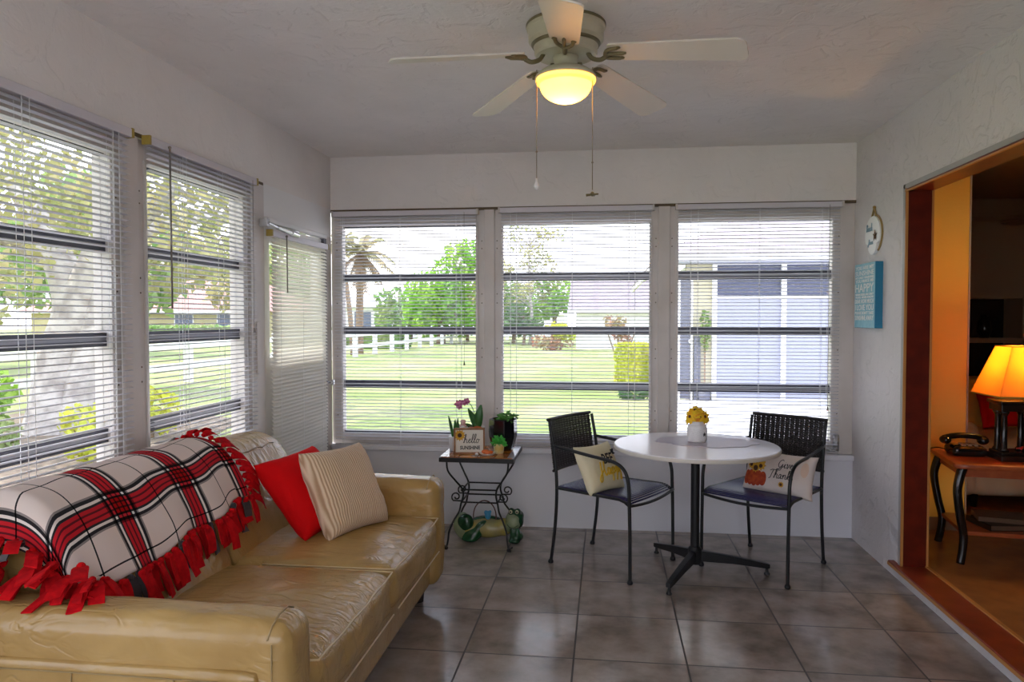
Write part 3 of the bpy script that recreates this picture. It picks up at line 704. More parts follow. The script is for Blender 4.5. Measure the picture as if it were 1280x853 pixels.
# ---- plaid throw over the sofa back
thr = thing('throw_blanket','plaid fleece throw with red knotted fringe draped over the sofa back','blanket',(-1.62,2.4,.86))
TP=crv([(-1.828,.62,0),(-1.835,.74,0),(-1.80,.835,0),(-1.72,.882,0),(-1.625,.876,0),(-1.545,.818,0),(-1.475,.70,0),(-1.435,.60,0),(-1.415,.545,0)],8)
TL=[0]
for i in range(1,len(TP)): TL.append(TL[-1]+(TP[i]-TP[i-1]).length)
def tprof(s):
    s=max(0,min(TL[-1],s))
    for i in range(1,len(TL)):
        if s<=TL[i]:
            f=(s-TL[i-1])/(TL[i]-TL[i-1]); return TP[i-1].lerp(TP[i],f)
    return TP[-1]
ULEN=1.13; Y0T=2.865
def blanket(u,v):
    s=u*ULEN
    # front hem climbs towards the far end
    vmax = TL[-1]*(.965 - .11*(1-u) - .012*sin(u*19))
    vmin = .0
    p=tprof(vmin+(vmax-vmin)*v)
    y=Y0T-s; x,z=p.x,p.y
    L=.955
    fold=0
    if s>L:
        e=s-L; y=Y0T-L-.045*sin(min(1,e/.06)*PI/2); z-=max(0,e-.02)*.95
        x += .10*e*(v-.5)
    # drape sags, folds
    w=.008*sin(s*21+v*3)+.010*noise.noise(Vector((s*6,v*5,1)))
    fr=max(0,(v-.55)/.45)
    x += w*fr; z += .006*noise.noise(Vector((s*9,v*7,4)))
    if u<.06: z -= .006
    floor_ = .628+.012*noise.noise(Vector((x*20,y*20,0)))
    if y<1.95: z=max(z,floor_)
    return Vector((x,y,z))
MB().grid(blanket,120,70,lambda u,v:(u*ULEN,v*TL[-1])).build('fleece_cloth',M['plaid'],thr,world=True,smooth=True,solid=.009)
def strip(p, d, side, l, w, bend, m):
    """fringe strip: a knot, then a flat tail that curls"""
    d=Vector(d).normalized(); side=Vector(side).normalized(); nrm=side.cross(d).normalized()
    b=MB(); vs=[]; n=6
    for i in range(n+1):
        t=i/n; c=Vector(p)+d*l*t+nrm*bend*sin(t*PI*.9)+Vector((0,0,-.02*t*t*l/.06)); hw=w/2*(.55+.45*min(1,t*4))
        for sg in (-1,1):
            for tk in (-.002,.002): vs.append(c+side*sg*hw+nrm*tk)
    fs=[]
    for i in range(n):
        a=4*i; e=a+4
        fs+=[(a,a+2,e+2,e),(a+3,a+1,e+1,e+3),(a+1,a,e,e+1),(a+2,a+3,e+3,e+2)]
    fs+=[(0,1,3,2),(4*n,4*n+2,4*n+3,4*n+1)]
    b.add(vs,fs); b.ball(Vector(p)+d*.006,w*.30,w*.30,w*.30,8,6)
    return b.build('fringe_strip',M[m],thr,world=True)
rd=random.Random(3)
def pick(): return rd.choice(['fringe']*9+['fringe_k'])
for i in range(29):                                 # front hem
    u=(i+.5)/29*.9
    p=blanket(u,1.0); q=p-blanket(u,.96)
    for kk in range(2 if rd.random()<.35 else 1):
        strip(p+Vector((.010+.012*kk,0,0)),q.normalized()*.7+Vector((.30,rd.uniform(-.35,.35),-.45)),Vector((rd.uniform(-.3,.3),1,rd.uniform(-.15,.15))),rd.uniform(.065,.100),rd.uniform(.030,.042),rd.uniform(-.012,.014),pick())
for i in range(20):                                 # far end
    v=.22+i/19*.78
    p=blanket(0,v); nv=Vector((p.x+1.66,0,p.z-.70)).normalized()
    tg=(blanket(0,min(1,v+.03))-blanket(0,max(0,v-.03)))
    strip(p+nv*.012,Vector((rd.uniform(-.2,.2),.8,0))+nv*rd.uniform(.05,.45)+Vector((0,0,-.25*v)),tg+Vector((rd.uniform(-.01,.01),0,rd.uniform(-.02,.02))),rd.uniform(.065,.095),rd.uniform(.030,.040),rd.uniform(-.01,.016),pick())
for i in range(22):                                 # near end, heaped on the arm
    v=.30+i/21*.70
    p=blanket(1,v)
    strip(p+Vector((rd.uniform(-.01,.02),rd.uniform(-.012,.0),rd.uniform(.008,.03))),Vector((rd.uniform(-.3,.7),-.8,rd.uniform(-.35,.35))),Vector((1,rd.uniform(-.4,.6),rd.uniform(-.4,.4))),rd.uniform(.07,.12),rd.uniform(.032,.044),rd.uniform(-.012,.02),rd.choice(['fringe']*7+['fringe_k','fringe_w']))
for i in range(16):
    strip(Vector((-1.78+.026*i,1.865-.016*(i%3),.640+.030*(i%3))),Vector((rd.uniform(-.2,.7),-.7,-.12+.16*(i%3))),Vector((.6,.6,rd.uniform(-.2,.4))),rd.uniform(.08,.12),.042,rd.uniform(-.01,.02),'fringe')

# ================================================================== CUSHIONS
def pil_surf(w,h,t,pinch=.07,sag=0.0,seed=0,pw=.5,crease=.004):
    def fn(u,v,sd):
        x=w/2*u*(1-pinch*(1-v*v)*(abs(u)**2)); y=h/2*v*(1-pinch*(1-u*u)*(abs(v)**2))
        th=t/2*(max(0,1-u**4)*max(0,1-v**4))**pw
        nz=crease*(noise.noise(Vector((x*14+seed,y*14,sd*3)))+.7*noise.noise(Vector((x*30,y*30+seed,sd*5)))) if th>0 else 0
        return Vector((x,y,sd*(th+nz*min(1,th/.02))))
    return fn
def pillow_mb(fn,n=34):
    b=MB()
    q=lambda a: sin((a-.5)*PI)*.5+(a-.5)
    b.grid(lambda u,v: fn(q(u),q(v),1),n,n); b.grid(lambda u,v: fn(q(1-u),q(v),-1),n,n)
    return b
def merge(o):
    import bmesh
    bm=bmesh.new(); bm.from_mesh(o.data); bmesh.ops.remove_doubles(bm,verts=bm.verts,dist=.0004); bm.to_mesh(o.data); bm.free()
    o.data.polygons.foreach_set('use_smooth',[True]*len(o.data.polygons))
def frame(c, xdir, ydir):
    x=Vector(xdir).normalized(); z=x.cross(Vector(ydir)).normalized(); y=z.cross(x)
    return Matrix(((x.x,y.x,z.x,c[0]),(x.y,y.y,z.y,c[1]),(x.z,y.z,z.z,c[2]),(0,0,0,1)))
def pillow(name,label,cat,c,xd,yd,w,h,t,m,**k):
    fn=pil_surf(w,h,t,**k); o=pillow_mb(fn).build(name,M[m]); merge(o); o.matrix_world=frame(c,xd,yd); tag(o,label,cat); return o,fn
# red one leaning against the back cushion and far arm, corduroy one leaning on it
pillow('throw_pillow','bright red square cushion standing on the sofa behind the beige corduroy one','cushion',(-1.285,3.075,.625),(.28,.95,.06),(-.62,.2,.76),.38,.39,.145,'redcush',seed=3)
pillow('throw_pillow','beige corduroy cushion leaning on the red one at the far end of the sofa','cushion',(-1.125,3.085,.635),(.36,.93,-.02),(-.43,.12,.89),.385,.385,.155,'cord_cush',seed=8,crease=.006)

# ================================================================== CHAIRS (local: front = +Y)
def make_chair(label, loc, rz):
    t = thing('armchair',label,'chair',loc,rz,None)
    for s in (-1,1):
        xf,xr=.247*s,.220*s
        MB().tube(crv([(xf,.245,0),(xf,.243,.25),(xf,.238,.44),(xf,.232,.53),(xf,.205,.592),(xf*.99,.14,.625),(xf*.98,.0,.640),(xf*.95,-.14,.655),(xr*1.0,-.255,.668)],6),.0092,10).build('front_leg',M['iron'],t,smooth=True)
        MB().tube(crv([(xr,-.275,0),(xr,-.245,.22),(xr,-.235,.43),(xr,-.250,.62),(xr*1.0,-.285,.80)],6),.0092,10).build('rear_leg',M['iron'],t,smooth=True)
        for x,y in ((xf,.245),(xr,-.275)): MB().lathe([(.012,0),(.0155,.004),(.0155,.012),(.0105,.022)],12,(x,y,0)).build('foot_cap',M['iron'],t,smooth=True)
    # seat: rails plus woven cords running side to side, dipping towards the middle, rolling over the front
    def sz(y,x): return .435-.014*math.exp(-((y+.02)/.16)**2)*(1-(x/.25)**2) - (0.030*((y-.17)/.075)**2 if y>.17 else 0)
    fr=MB()
    for s in (-1,1): fr.tube([(s*(.222+.022*(y+.23)/.46),y,sz(y,.25)-.004) for y in [-.235+.48*i/14 for i in range(15)]],.008,8)
    fr.tube([(-.222,-.235,.431),(.222,-.235,.431)],.008,8)
    fr.tube([(-.244+.488*i/16,.246+.010*(1-(2*i/16-1)**2),.408-.014*(1-(2*i/16-1)**2)) for i in range(17)],.008,8)
    fr.build('seat_frame',M['iron'],t,smooth=True)
    st=MB(); y=-.228
    while y<.243:
        bow=.010*max(0,(y-.05)/.2) if y>.05 else 0
        wx=.222+.022*(y+.23)/.46
        st.tube([(-wx+2*wx*i/12,y+min(.03,bow)*(1-(2*i/12-1)**2),sz(y,-wx+2*wx*i/12)+.003*(1-abs(2*i/12-1)**6)) for i in range(13)],.0052,6); y+=.0128
    st.build('seat',M['cordseat'],t,smooth=True)
    # back: woven strips with small gaps
    def bk(x,z):
        yy=-.232-.053*max(0,(z-.43))/.37-.012; return Vector((x,yy-.022*(1-(x/.22)**2),z))
    bm_=MB(); z0,z1=.525,.805
    nx,nz=30,22
    for i in range(nx):
        x=-.208+.416*i/(nx-1); vs=[]
        pts=[bk(x,z0+(z1-z0)*k/(2*nz))+Vector((0,.0022*(1 if (k//1+i)%2 else -1),0)) for k in range(2*nz+1)]
        for p in pts: vs+=[p+Vector((-.0063,0,0)),p+Vector((.0063,0,0))]
        bm_.add(vs,[(2*k,2*k+1,2*k+3,2*k+2) for k in range(2*nz)])
    for j in range(nz):
        z=z0+.006+(z1-z0-.012)*j/(nz-1); vs=[]
        pts=[bk(-.215+.43*k/(2*nx),z)+Vector((0,.0022*(-1 if (k+j)%2 else 1),0)) for k in range(2*nx+1)]
        for p in pts: vs+=[p+Vector((0,0,-.0056)),p+Vector((0,0,.0056))]
        bm_.add(vs,[(2*k,2*k+1,2*k+3,2*k+2) for k in range(2*nx)])
    bm_.build('backrest',M['rattan'],t,solid=.0022)
    rim=MB(); P=[bk(-.222+.444*i/12,z1+.002) for i in range(13)]; rim.tube(P,.0085,8)
    rim.build('top_rail',M['rattan'],t,smooth=True)
    MB().tube([bk(-.222+.444*i/12,z0-.002) for i in range(13)],.0075,8).build('lower_rail',M['rattan'],t,smooth=True)
    return t
CH1=Vector((.045,4.175,0)); RZ1=R_(-121)
CH2=Vector((.876,4.225,0)); RZ2=R_(142.5)
c1=make_chair('black wicker-backed metal armchair left of the round table, holding the BEE Happy pillow',CH1,RZ1)
c2=copy_thing(c1,CH2,RZ2,'black wicker-backed metal armchair right of the round table, below the right window')
for c in (c1,c2): c['group']='metal armchairs at the round table'
# pillows on the chairs
def on(M4,fn,w,h,off=.0022):
    return lambda x,y: (fn(max(-.98,min(.98,2*x/w)),max(-.98,min(.98,2*y/h)),1)+Vector((0,0,off)))
def chairpt(c,rz,x,y,z): return Vector(c)+Matrix.Rotation(rz,3,'Z')@Vector((x,y,z))
def chairdir(rz,x,y,z): return Matrix.Rotation(rz,3,'Z')@Vector((x,y,z))
w,h=.30,.28
p1,fn1=pillow('throw_pillow','small cream pillow printed BEE Happy leaning in the left armchair','pillow',Vector((-.035,4.115,.548)),(.62,.78,0),(-.386,.23,.89),w,h,.10,'pil_y',seed=5,pinch=.09)
S=on(None,fn1,w,h,.001)
tb=text_mb('BEE',.085,.0022); tb.v=[S(v.x*.72+.035,v.y*.95+.032)+Vector((0,0,.0018)) for v in tb.v]; tb.build('lettering',M['ink'],p1)
bee=MB(); 
for dx,dy,a,r in ((.108,.060,.0,.010),(.116,.073,.0,.008)): bee.ball(S(dx,dy)+Vector((0,0,.002)),r,r*.8,.003)
for dx,dy in ((.098,.078),(.125,.058),(.092,.066),(.128,.082)): bee.ball(S(dx,dy)+Vector((0,0,.002)),.009,.005,.002)
bee.build('bee_print',M['ink'],p1)
hand('Happy',-.060,-.055,.036,.0052,lambda x,y:S(x,y)).build('script_lettering',M['ink_y'],p1,smooth=True)
w,h=.41,.235
p2,fn2=pillow('throw_pillow','pale lumbar pillow with pumpkin print and Give Thanks script in the right armchair','pillow',Vector((.94,4.165,.530)),(.76,-.65,.0),(.18,.24,.95),w,h,.10,'pil_w',seed=9,pinch=.08)
S2=on(None,fn2,w,h,.0012)
def disc(b,cx,cy,rx,ry,off=0,n=22,fnr=None):
    vs=[S2(cx,cy)+Vector((0,0,off))]
    for rr in (.5,1):
        for i in range(n):
            a=2*PI*i/n; q=rr*(fnr(a) if fnr else 1); vs.append(S2(cx+rx*q*cos(a),cy+ry*q*sin(a))+Vector((0,0,off)))
    fs=[(0,1+i,1+(i+1)%n) for i in range(n)]+[(1+i,1+n+i,1+n+(i+1)%n,1+(i+1)%n) for i in range(n)]
    return b.add(vs,fs)
pk=MB()
for k in range(5): disc(pk,-.118+(k-2)*.026,-.046,.023,.048-.004*abs(k-2),.0004*(5-abs(k-2)))
pk.build('pumpkin_print',M['ink_o'],p2)
sf=MB(); sc_=MB()
for cx,cy,r in ((-.118,.062,.034),(-.150,.028,.030),(-.085,.026,.032),(-.118,.012,.032),(-.155,.058,.026),(-.080,.062,.026),(.045,-.062,.018)):
    disc(sf,cx,cy,r,r,.0028,28,lambda a:.82+.18*cos(a*9)); 
for cx,cy,r in ((-.108,.066,.016),(-.150,.026,.012),(-.085,.022,.011),(-.116,.008,.015),(.045,-.062,.008)): disc(sc_,cx,cy,r,r,.0040)
sf.build('sunflower_print',M['ink_g'],p2); sc_.build('seed_print',M['seed'],p2)
pb=MB(); disc(pb,.165,.035,.022,.040,.0006); pb.build('leaf_print',M['peach'],p2)
a_=hand('Give',.010,.030,.023,.0019,lambda x,y:S2(x,y)); b_=hand('Thanks',-.030,-.030,.023,.0019,lambda x,y:S2(x,y))
a_.add(b_.v,b_.f).build('script_lettering',M['ink'],p2,smooth=True)

# ================================================================== ROUND TABLE
TC=Vector((.480,4.055,0)); TZ=.700
tb_=thing('round_table','round white-topped pedestal table on a black three-legged base between the armchairs','table',TC)
MB().lathe([(.0,-.024),(.40,-.024),(.428,-.022),(.434,-.012),(.434,-.004),(.430,0),(.0,0)],96,(0,0,TZ),cap=False).build('table_top',M['laminate_w'],tb_,smooth=False,bevel=.001)
MB().lathe([(.4345,-.0225),(.4358,-.020),(.4358,-.006),(.4345,-.004)],96,(0,0,TZ),cap=False).build('edge_band',M['edge_w'],tb_,smooth=True)
MB().lathe([(.0,.055),(.034,.056),(.036,.075),(.036,.135),(.030,.145),(.0235,.15),(.0235,.655),(.07,.665),(.12,.668),(.12,.676),(.0,.676)],28,cap=False).build('pedestal',M['iron'],tb_,smooth=False)
for fx,fy in ((.313,3.716),(.873,4.084),(.294,4.388)):
    d=Vector((fx-TC.x,fy-TC.y,0)); L=d.length; a=math.atan2(d.y,d.x)
    lg=MB(); Z4=Matrix.Rotation(a,4,'Z')
    vs=[]
    for x,zt,zb,wd in ((.02,.128,.070,.018),(L*.5,.098,.058,.017),(L-.012,.062,.036,.015),(L+.004,.058,.036,.013)):
        vs+=[Z4@Vector((x,-wd,zb)),Z4@Vector((x,wd,zb)),Z4@Vector((x,wd,zt)),Z4@Vector((x,-wd,zt))]
    fs=[]
    for i in range(3):
        for k in range(4): fs.append((4*i+k,4*i+(k+1)%4,4*i+4+(k+1)%4,4*i+4+k))
    fs+=[(3,2,1,0),(12,13,14,15)]
    lo_=lg.add(vs,fs).build('base_leg',M['iron'],tb_,bevel=.003)
    e=Z4@Vector((L-.010,0,0)); MB().lathe([(.015,0),(.016,.006),(.009,.014),(.007,.040)],14,e).build('glide',M['iron'],lo_,smooth=True)
dl=[]
for i in range(72):
    a=2*PI*i/72; r=1+.045*cos(a*9)+.03*sin(a*4+1)
    dl.append((.265*r*cos(a),.185*r*sin(a)))
o=MB().prism(dl,0,.0025).build('place_mat',M['doily']); o.location=(.545,4.145,TZ+.0005); o.rotation_euler=(0,0,-.12); tag(o,'lavender lace-edged mat lying on the round white table under the jar','place mat')
# jar of sunflowers
VC=Vector((.497,4.135,TZ+.003))
jar=thing('flower_jar','white textured jar of yellow sunflowers with a dark star, on the round table','vase',VC)
JP=[(.0,.0),(.046,.0),(.050,.004),(.052,.012),(.052,.080),(.049,.090),(.042,.096),(.041,.100),(.042,.112),(.039,.113),(.037,.098),(.0,.05)]
MB().lathe(JP,44,cap=False).build('jar',M['ceramic_w'],jar,smooth=True)
rg=MB()
for k in range(6):
    n=48; rg.tube([(.0525*cos(2*PI*i/n),.0525*sin(2*PI*i/n),.016+.0105*k+.0045*(abs((i%4)-2)-1)) for i in range(n)],.0017,5,True)
rg.build('herringbone_relief',M['ceramic_w'],jar,smooth=True)
sa=R_(-52)
SM=Matrix.Translation((.053*cos(sa),.053*sin(sa),.045)) @ Matrix.Rotation(sa,4,'Z') @ Matrix.Rotation(PI/2,4,'Y') @ Matrix.Rotation(PI/2,4,'Z')
MB().prism([(r*cos(R_(90+36*i)),r*sin(R_(90+36*i))) for i,r in enumerate([.012,.0052]*5)],0,.003,SM).build('star',M['star'],jar)
def sunflower(parent,c,dirv,r,mp):
    Q=Vector(dirv).normalized().to_track_quat('Z','Y').to_matrix().to_4x4(); T=Matrix.Translation(c)@Q
    b=MB()
    for lay,(n,rr,tilt) in enumerate(((12,r*1.22,.02),(10,r*.92,.30))):
        for i in range(n):
            a=2*PI*i/n+lay*.2+rd.uniform(-.08,.08); l=rr*rd.uniform(.72,1.15); wv=l*.165
            M_=T@Matrix.Rotation(a,4,'Z')
            prof=[(.12,.4),(.35,.95),(.65,1),(.88,.55),(1,.03)]
            vs=[]
            for t,wd in prof:
                z=l*(tilt*t-.35*t*t)
                vs+=[M_@Vector((l*t,-wv*wd,z)),M_@Vector((l*t,0,z-.10*wv)),M_@Vector((l*t,wv*wd,z))]
            b.add(vs,[f for k in range(4) for f in ((3*k,3*k+3,3*k+4,3*k+1),(3*k+1,3*k+4,3*k+5,3*k+2))])
    o=b.build('sunflower',M[mp],parent,solid=.0008)
    s=MB().ball((0,0,.004),r*.21,r*.21,r*.10).xf(T); s.build('seed_head',M['seed'],o,smooth=True)
    MB().tube([Vector((c[0]*.3,c[1]*.3,.09)),Vector(c)*.9,Vector(c)],.003,6).build('stem',M['stem'],o)
for c,dv,r,mp in (((-.004,-.012,.150),(-.1,-.9,.55),.046,'petal'),((.038,-.020,.140),(.65,-.75,.3),.040,'petal'),((-.040,-.016,.138),(-.75,-.7,.25),.041,'petal'),((.004,.022,.160),(.1,.1,1),.050,'petal_o'),((.012,-.028,.136),(.1,-.95,.05),.036,'petal_o'),((-.035,.028,.146),(-.7,.6,.5),.042,'petal'),((.04,.03,.148),(.7,.5,.5),.042,'petal'),((-.012,-.004,.172),(-.2,-.45,.9),.044,'petal')):
    sunflower(jar,c,dv,r,mp)
# ================================================================== PLANT TABLE
PT=Vector((-.752,4.465,0)); PZ=.562
pt=thing('plant_table','small square wrought-iron side table with amber tiled top under the back windows','side table',PT)
hw=.222
tp=box(-hw,hw,-hw,hw,PZ-.030,PZ-.004).build('table_top',M['iron'],pt,bevel=.003)
tl=MB(); n=4; s=(2*hw-.022)/n
for i in range(n):
    for j in range(n): tl.box(-hw+.011+i*s+.0015,-hw+.011+(i+1)*s-.0015,-hw+.011+j*s+.0015,-hw+.011+(j+1)*s-.0015,PZ-.006,PZ)
tl.build('tiles',M['tabletile'],tp,bevel=.001)
for e in (-1,1):
    gt=MB(); u0,u1=sorted((e*(hw-.040),e*(hw-.002)))
    for i in range(6): gt.box(u0,u1,-hw+.02+i*.068,-hw+.082+i*.068,PZ-.003,PZ+.0008)
    gt.build('border_tiles',M['tilegrey'],tp)
for sx in (-1,1):
    for sy in (-1,1):
        q=lambda r,z: (sx*r,sy*r*.95,z)
        l=MB().tube(crv([q(.185,.535),q(.178,.47),q(.140,.405),q(.108,.355),q(.100,.31),q(.112,.26),q(.122,.215),q(.150,.165),q(.172,.11),q(.178,.06),q(.186,.02),q(.200,.006)],6),.0058,8)
        l.ball(q(.188,.011),.013,.013,.011)
        l.tube([q(.186,.022),q(.205,.028),q(.212,.036)],.004,6)
        lg=l.build('leg',M['iron'],pt,smooth=True)
        # scroll
        c=(sx*.145,sy*.095,.305)
        sc=[]
        for i in range(26):
            a=-1.2+i*.28; r=.030*(1-i/25*.72)
            sc.append((sx*(.142+r*cos(a+.3)),sy*.099,.300+r*sin(a+.3)))
        MB().tube([(sx*.104,sy*.099,.275)]+sc,.0045,7).build('scroll',M['iron'],lg,smooth=True)
st=MB()
for z,r in ((.345,.104),(.270,.110)):
    for s_ in (-1,1):
        st.tube([(-r,s_*r*.95,z),(r,s_*r*.95,z)],.005,7).tube([(s_*r,-r*.95,z),(s_*r,r*.95,z)],.005,7)
st.build('stretcher',M['iron'],pt,smooth=True)
# wooden sign
WS=Vector((-.815,4.375,PZ))
ws=thing('tabletop_sign','wood-framed hello SUNSHINE sign with painted sunflower on the tiled side table','sign',WS,R_(9))
w_,h_=.186,.155
MB().box(-w_/2,w_/2,-.011,.014,0,.010).box(-w_/2,w_/2,-.011,.014,h_-.010,h_).box(-w_/2,-w_/2+.010,-.011,.014,0,h_).box(w_/2-.010,w_/2,-.011,.014,0,h_).build('frame',M['signwood'],ws,bevel=.001)
MB().box(-w_/2+.008,w_/2-.008,-.004,.010,.008,h_-.008).build('panel',M['signface'],ws)
FQ=lambda x,y: Vector((x,-.0055,y))
hand('hello',-.036,.066,.0235,.0019,FQ).build('script_lettering',M['ink'],ws,smooth=True)
tb=text_mb('SUNSHINE',.030,.0009); MB().add([FQ(v.x*.86+.004,v.y+.036) for v in tb.v],tb.f).build('lettering',M['ink'],ws,solid=.001)
sb=MB()
for lay,(n,r) in enumerate(((12,.036),(12,.028))):
    for i in range(n):
        a=2*PI*i/n+lay*.26; x,y=-.058+r*.55*cos(a),.112+r*.55*sin(a); u=Vector((cos(a),sin(a))); p_=Vector((-sin(a),cos(a)))
        pts=[(-.45,0),(-.1,.16),(.2,.14),(.48,0),(.2,-.14),(-.1,-.16)]
        vv=[FQ(min(.08,max(-.083,x+r*(u.x*s_+p_.x*t))),min(.145,y+r*(u.y*s_+p_.y*t)))+Vector((0,-.0004*lay-.0003,0)) for s_,t in pts]
        sb.add(vv,[tuple(range(6))])
sb.build('sunflower_print',M['ink_g'],ws)
MB().add([FQ(-.058+.013*cos(2*PI*i/20),.112+.013*sin(2*PI*i/20))+Vector((0,-.0015,0)) for i in range(20)],[tuple(range(20))]).build('seed_print',M['seed'],ws)
def leaf(b,base,tip,width,bend,n=8,curl=.2):
    base=Vector(base); tip=Vector(tip); d=tip-base; side=d.cross(Vector((.2,1,.1))); side=side.normalized() if side.length>1e-6 else Vector((1,0,0)); nv=side.cross(d).normalized()
    vs=[]
    for i in range(n+1):
        t=i/n; c=base+d*t+nv*bend*sin(t*PI); wd=width/2*(sin(PI*min(.97,.10+t*.90))**.7); 
        vs+=[c-side*wd+nv*curl*wd,c,c+side*wd+nv*curl*wd]
    return b.add(vs,[f for i in range(n) for f in ((3*i,3*i+1,3*i+4,3*i+3),(3*i+1,3*i+2,3*i+5,3*i+4))])
# orchid behind the sign
OP=Vector((-.800,4.480,PZ))
orc=thing('potted_orchid','small magenta orchid in a pot standing behind the hello SUNSHINE sign','plant',OP)
MB().lathe([(.0,0),(.040,0),(.045,.01),(.060,.130),(.062,.145),(.056,.146),(.053,.13),(.0,.125)],28,cap=False).build('pot',M['ceramic_w'],orc,smooth=True)
MB().lathe([(.0,.128),(.030,.135),(.054,.130)],24,cap=False).ball((.02,-.015,.140),.03,.02,.014).ball((-.02,-.02,.138),.025,.02,.012).build('potting_bark',M['terra'],orc,smooth=True)
lv=MB()
leaf(lv,(.010,-.01,.130),(-.038,-.02,.262),.042,.012); leaf(lv,(.015,.0,.130),(.040,-.01,.285),.056,-.014); leaf(lv,(.0,.01,.130),(-.09,.0,.16),.03,.02)
leaf(lv,(-.05,-.02,.12),(-.075,-.035,.165),.022,.005)
lv.build('leaves',M['leaf_d'],orc,smooth=True,solid=.002)
MB().tube(crv([(.005,0,.13),(.0,.005,.21),(-.02,.0,.275),(-.055,-.01,.310),(-.09,-.02,.300)],6),.0025,6).build('flower_stem',M['stem'],orc,smooth=True)
for cx,cz,r in ((-.098,.290,.026),(-.080,.298,.022),(-.045,.308,.022),(-.060,.300,.020),(-.090,.275,.020)):
    b=MB()
    for i in range(5):
        a=R_(90+72*i)+cx*9; leaf(b,(cx,-.028,cz),(cx+r*cos(a),-.034,cz+r*sin(a)),r*.85,.002,5)
    b.ball((cx,-.036,cz-.003),.005)
    b.build('orchid_flower',M['orchid'],orc,solid=.001)
# pale figurine and leaves to the left of the orchid
fg=thing('figurine','tiny pink and white figurine peeking over the hello SUNSHINE sign','figurine',(-.866,4.44,PZ))
MB().lathe([(.0,0),(.026,0),(.026,.006),(.012,.012),(.011,.11),(.016,.125),(.020,.145),(.013,.160),(.0,.163)],18,cap=False).build('body',M['ceramic_w'],fg,smooth=True)
MB().ball((0,-.004,.176),.0155,.0145,.018).ball((0,.002,.186),.017,.016,.012).ball((-.015,-.004,.158),.008).ball((.015,-.004,.158),.008).build('head',M['pink'],fg,smooth=True)
sn=thing('potted_plant','small white pot with upright pointed leaves at the left edge of the side table','plant',(-.930,4.47,PZ))
MB().lathe([(.0,0),(.026,0),(.033,.085),(.034,.09),(.029,.09),(.0,.08)],22,cap=False).build('pot',M['ceramic_w'],sn,smooth=True)
lv=MB()
for a,l,t in ((.3,.12,.02),(1.6,.10,.03),(2.8,.135,.03),(4.1,.10,.03),(5.2,.115,.02),(.9,.085,.035)):
    leaf(lv,(.008*cos(a),.008*sin(a),.08),(t*cos(a)*1.3,t*sin(a),.08+l),.020,.006)
lv.build('leaves',M['leaf_d'],sn,smooth=True,solid=.002)
# black planter
bp=thing('black_planter','glossy black faceted planter with trailing greenery on the side table','planter',(-.632,4.53,PZ))
MB().lathe([(.0,0),(.058,0),(.066,.012),(.088,.085),(.090,.115),(.087,.190),(.084,.196),(.076,.196),(.076,.16),(.0,.15)],8,cap=False).xf(Matrix.Rotation(.22,4,'Z')).build('pot',M['blackglaze'],bp,bevel=.004)
MB().lathe([(.0,.168),(.078,.164)],20,cap=False).build('soil',M['brown'],bp)
lv=MB(); sm=MB()
for i in range(20):
    a=rd.uniform(0,2*PI); r=rd.uniform(.03,.085); z=.165+rd.uniform(.02,.05); x,y=.02+r*cos(a),r*sin(a)-.01
    pth=crv([(.02+.02*cos(a),.02*sin(a),.165),(.02+r*.6*cos(a),r*.6*sin(a),z+.01),(x,y,z-.01)],4); sm.tube(pth,.0016,5)
    for k in (4,6,8):
        p_=pth[min(k,len(pth)-1)]; b_=rd.uniform(0,6.28); leaf(lv,p_,p_+Vector((.034*cos(b_),.034*sin(b_),rd.uniform(-.004,.018))),.013,.003,5)
lv.build('leaves',M['leaf'],bp,smooth=True,solid=.001); sm.build('stems',M['stem'],bp,smooth=True)
# little succulent in a yellow cup
cu=thing('succulent_cup','bright green succulent in a small yellow cup before the black planter','plant',(-.640,4.405,PZ))
MB().lathe([(.0,0),(.026,0),(.029,.006),(.034,.058),(.035,.060),(.031,.060),(.029,.04),(.0,.036)],26,cap=False).build('cup',M['yglass'],cu,smooth=True)
lv=MB()
for i in range(64):
    a=i*2.4; f=i/64; el=1.25-1.25*f; l=rd.uniform(.030,.056); b0=Vector((.012*cos(a)*f,.012*sin(a)*f,.045+.02*(1-f)))
    leaf(lv,b0,b0+Vector((cos(a)*cos(el),sin(a)*cos(el),sin(el)*.9+.12))*l,.017,.004,5)
lv.build('leaves',M['leaf_b'],cu,smooth=True,solid=.003)
dh=thing('trinket_dish','small white dish holding orange pieces at the front of the side table','dish',(-.700,4.345,PZ))
MB().lathe([(.0,.002),(.030,.002),(.034,.0),(.036,.003),(.050,.012),(.051,.014),(.034,.008),(.0,.006)],30,cap=False).build('dish',M['ceramic_w'],dh,smooth=True)
MB().ball((-.012,0,.020),.024,.018,.013).ball((.016,.006,.017),.018,.015,.010).ball((.004,-.016,.016),.016,.012,.009).build('orange_piece',M['terra'],dh,smooth=True)
MB().lathe([(.0,0),(.010,0),(.011,.010),(.006,.014),(.0,.015)],16,(-.062,-.018,0),cap=False).build('white_knob',M['ceramic_w'],dh,smooth=True)
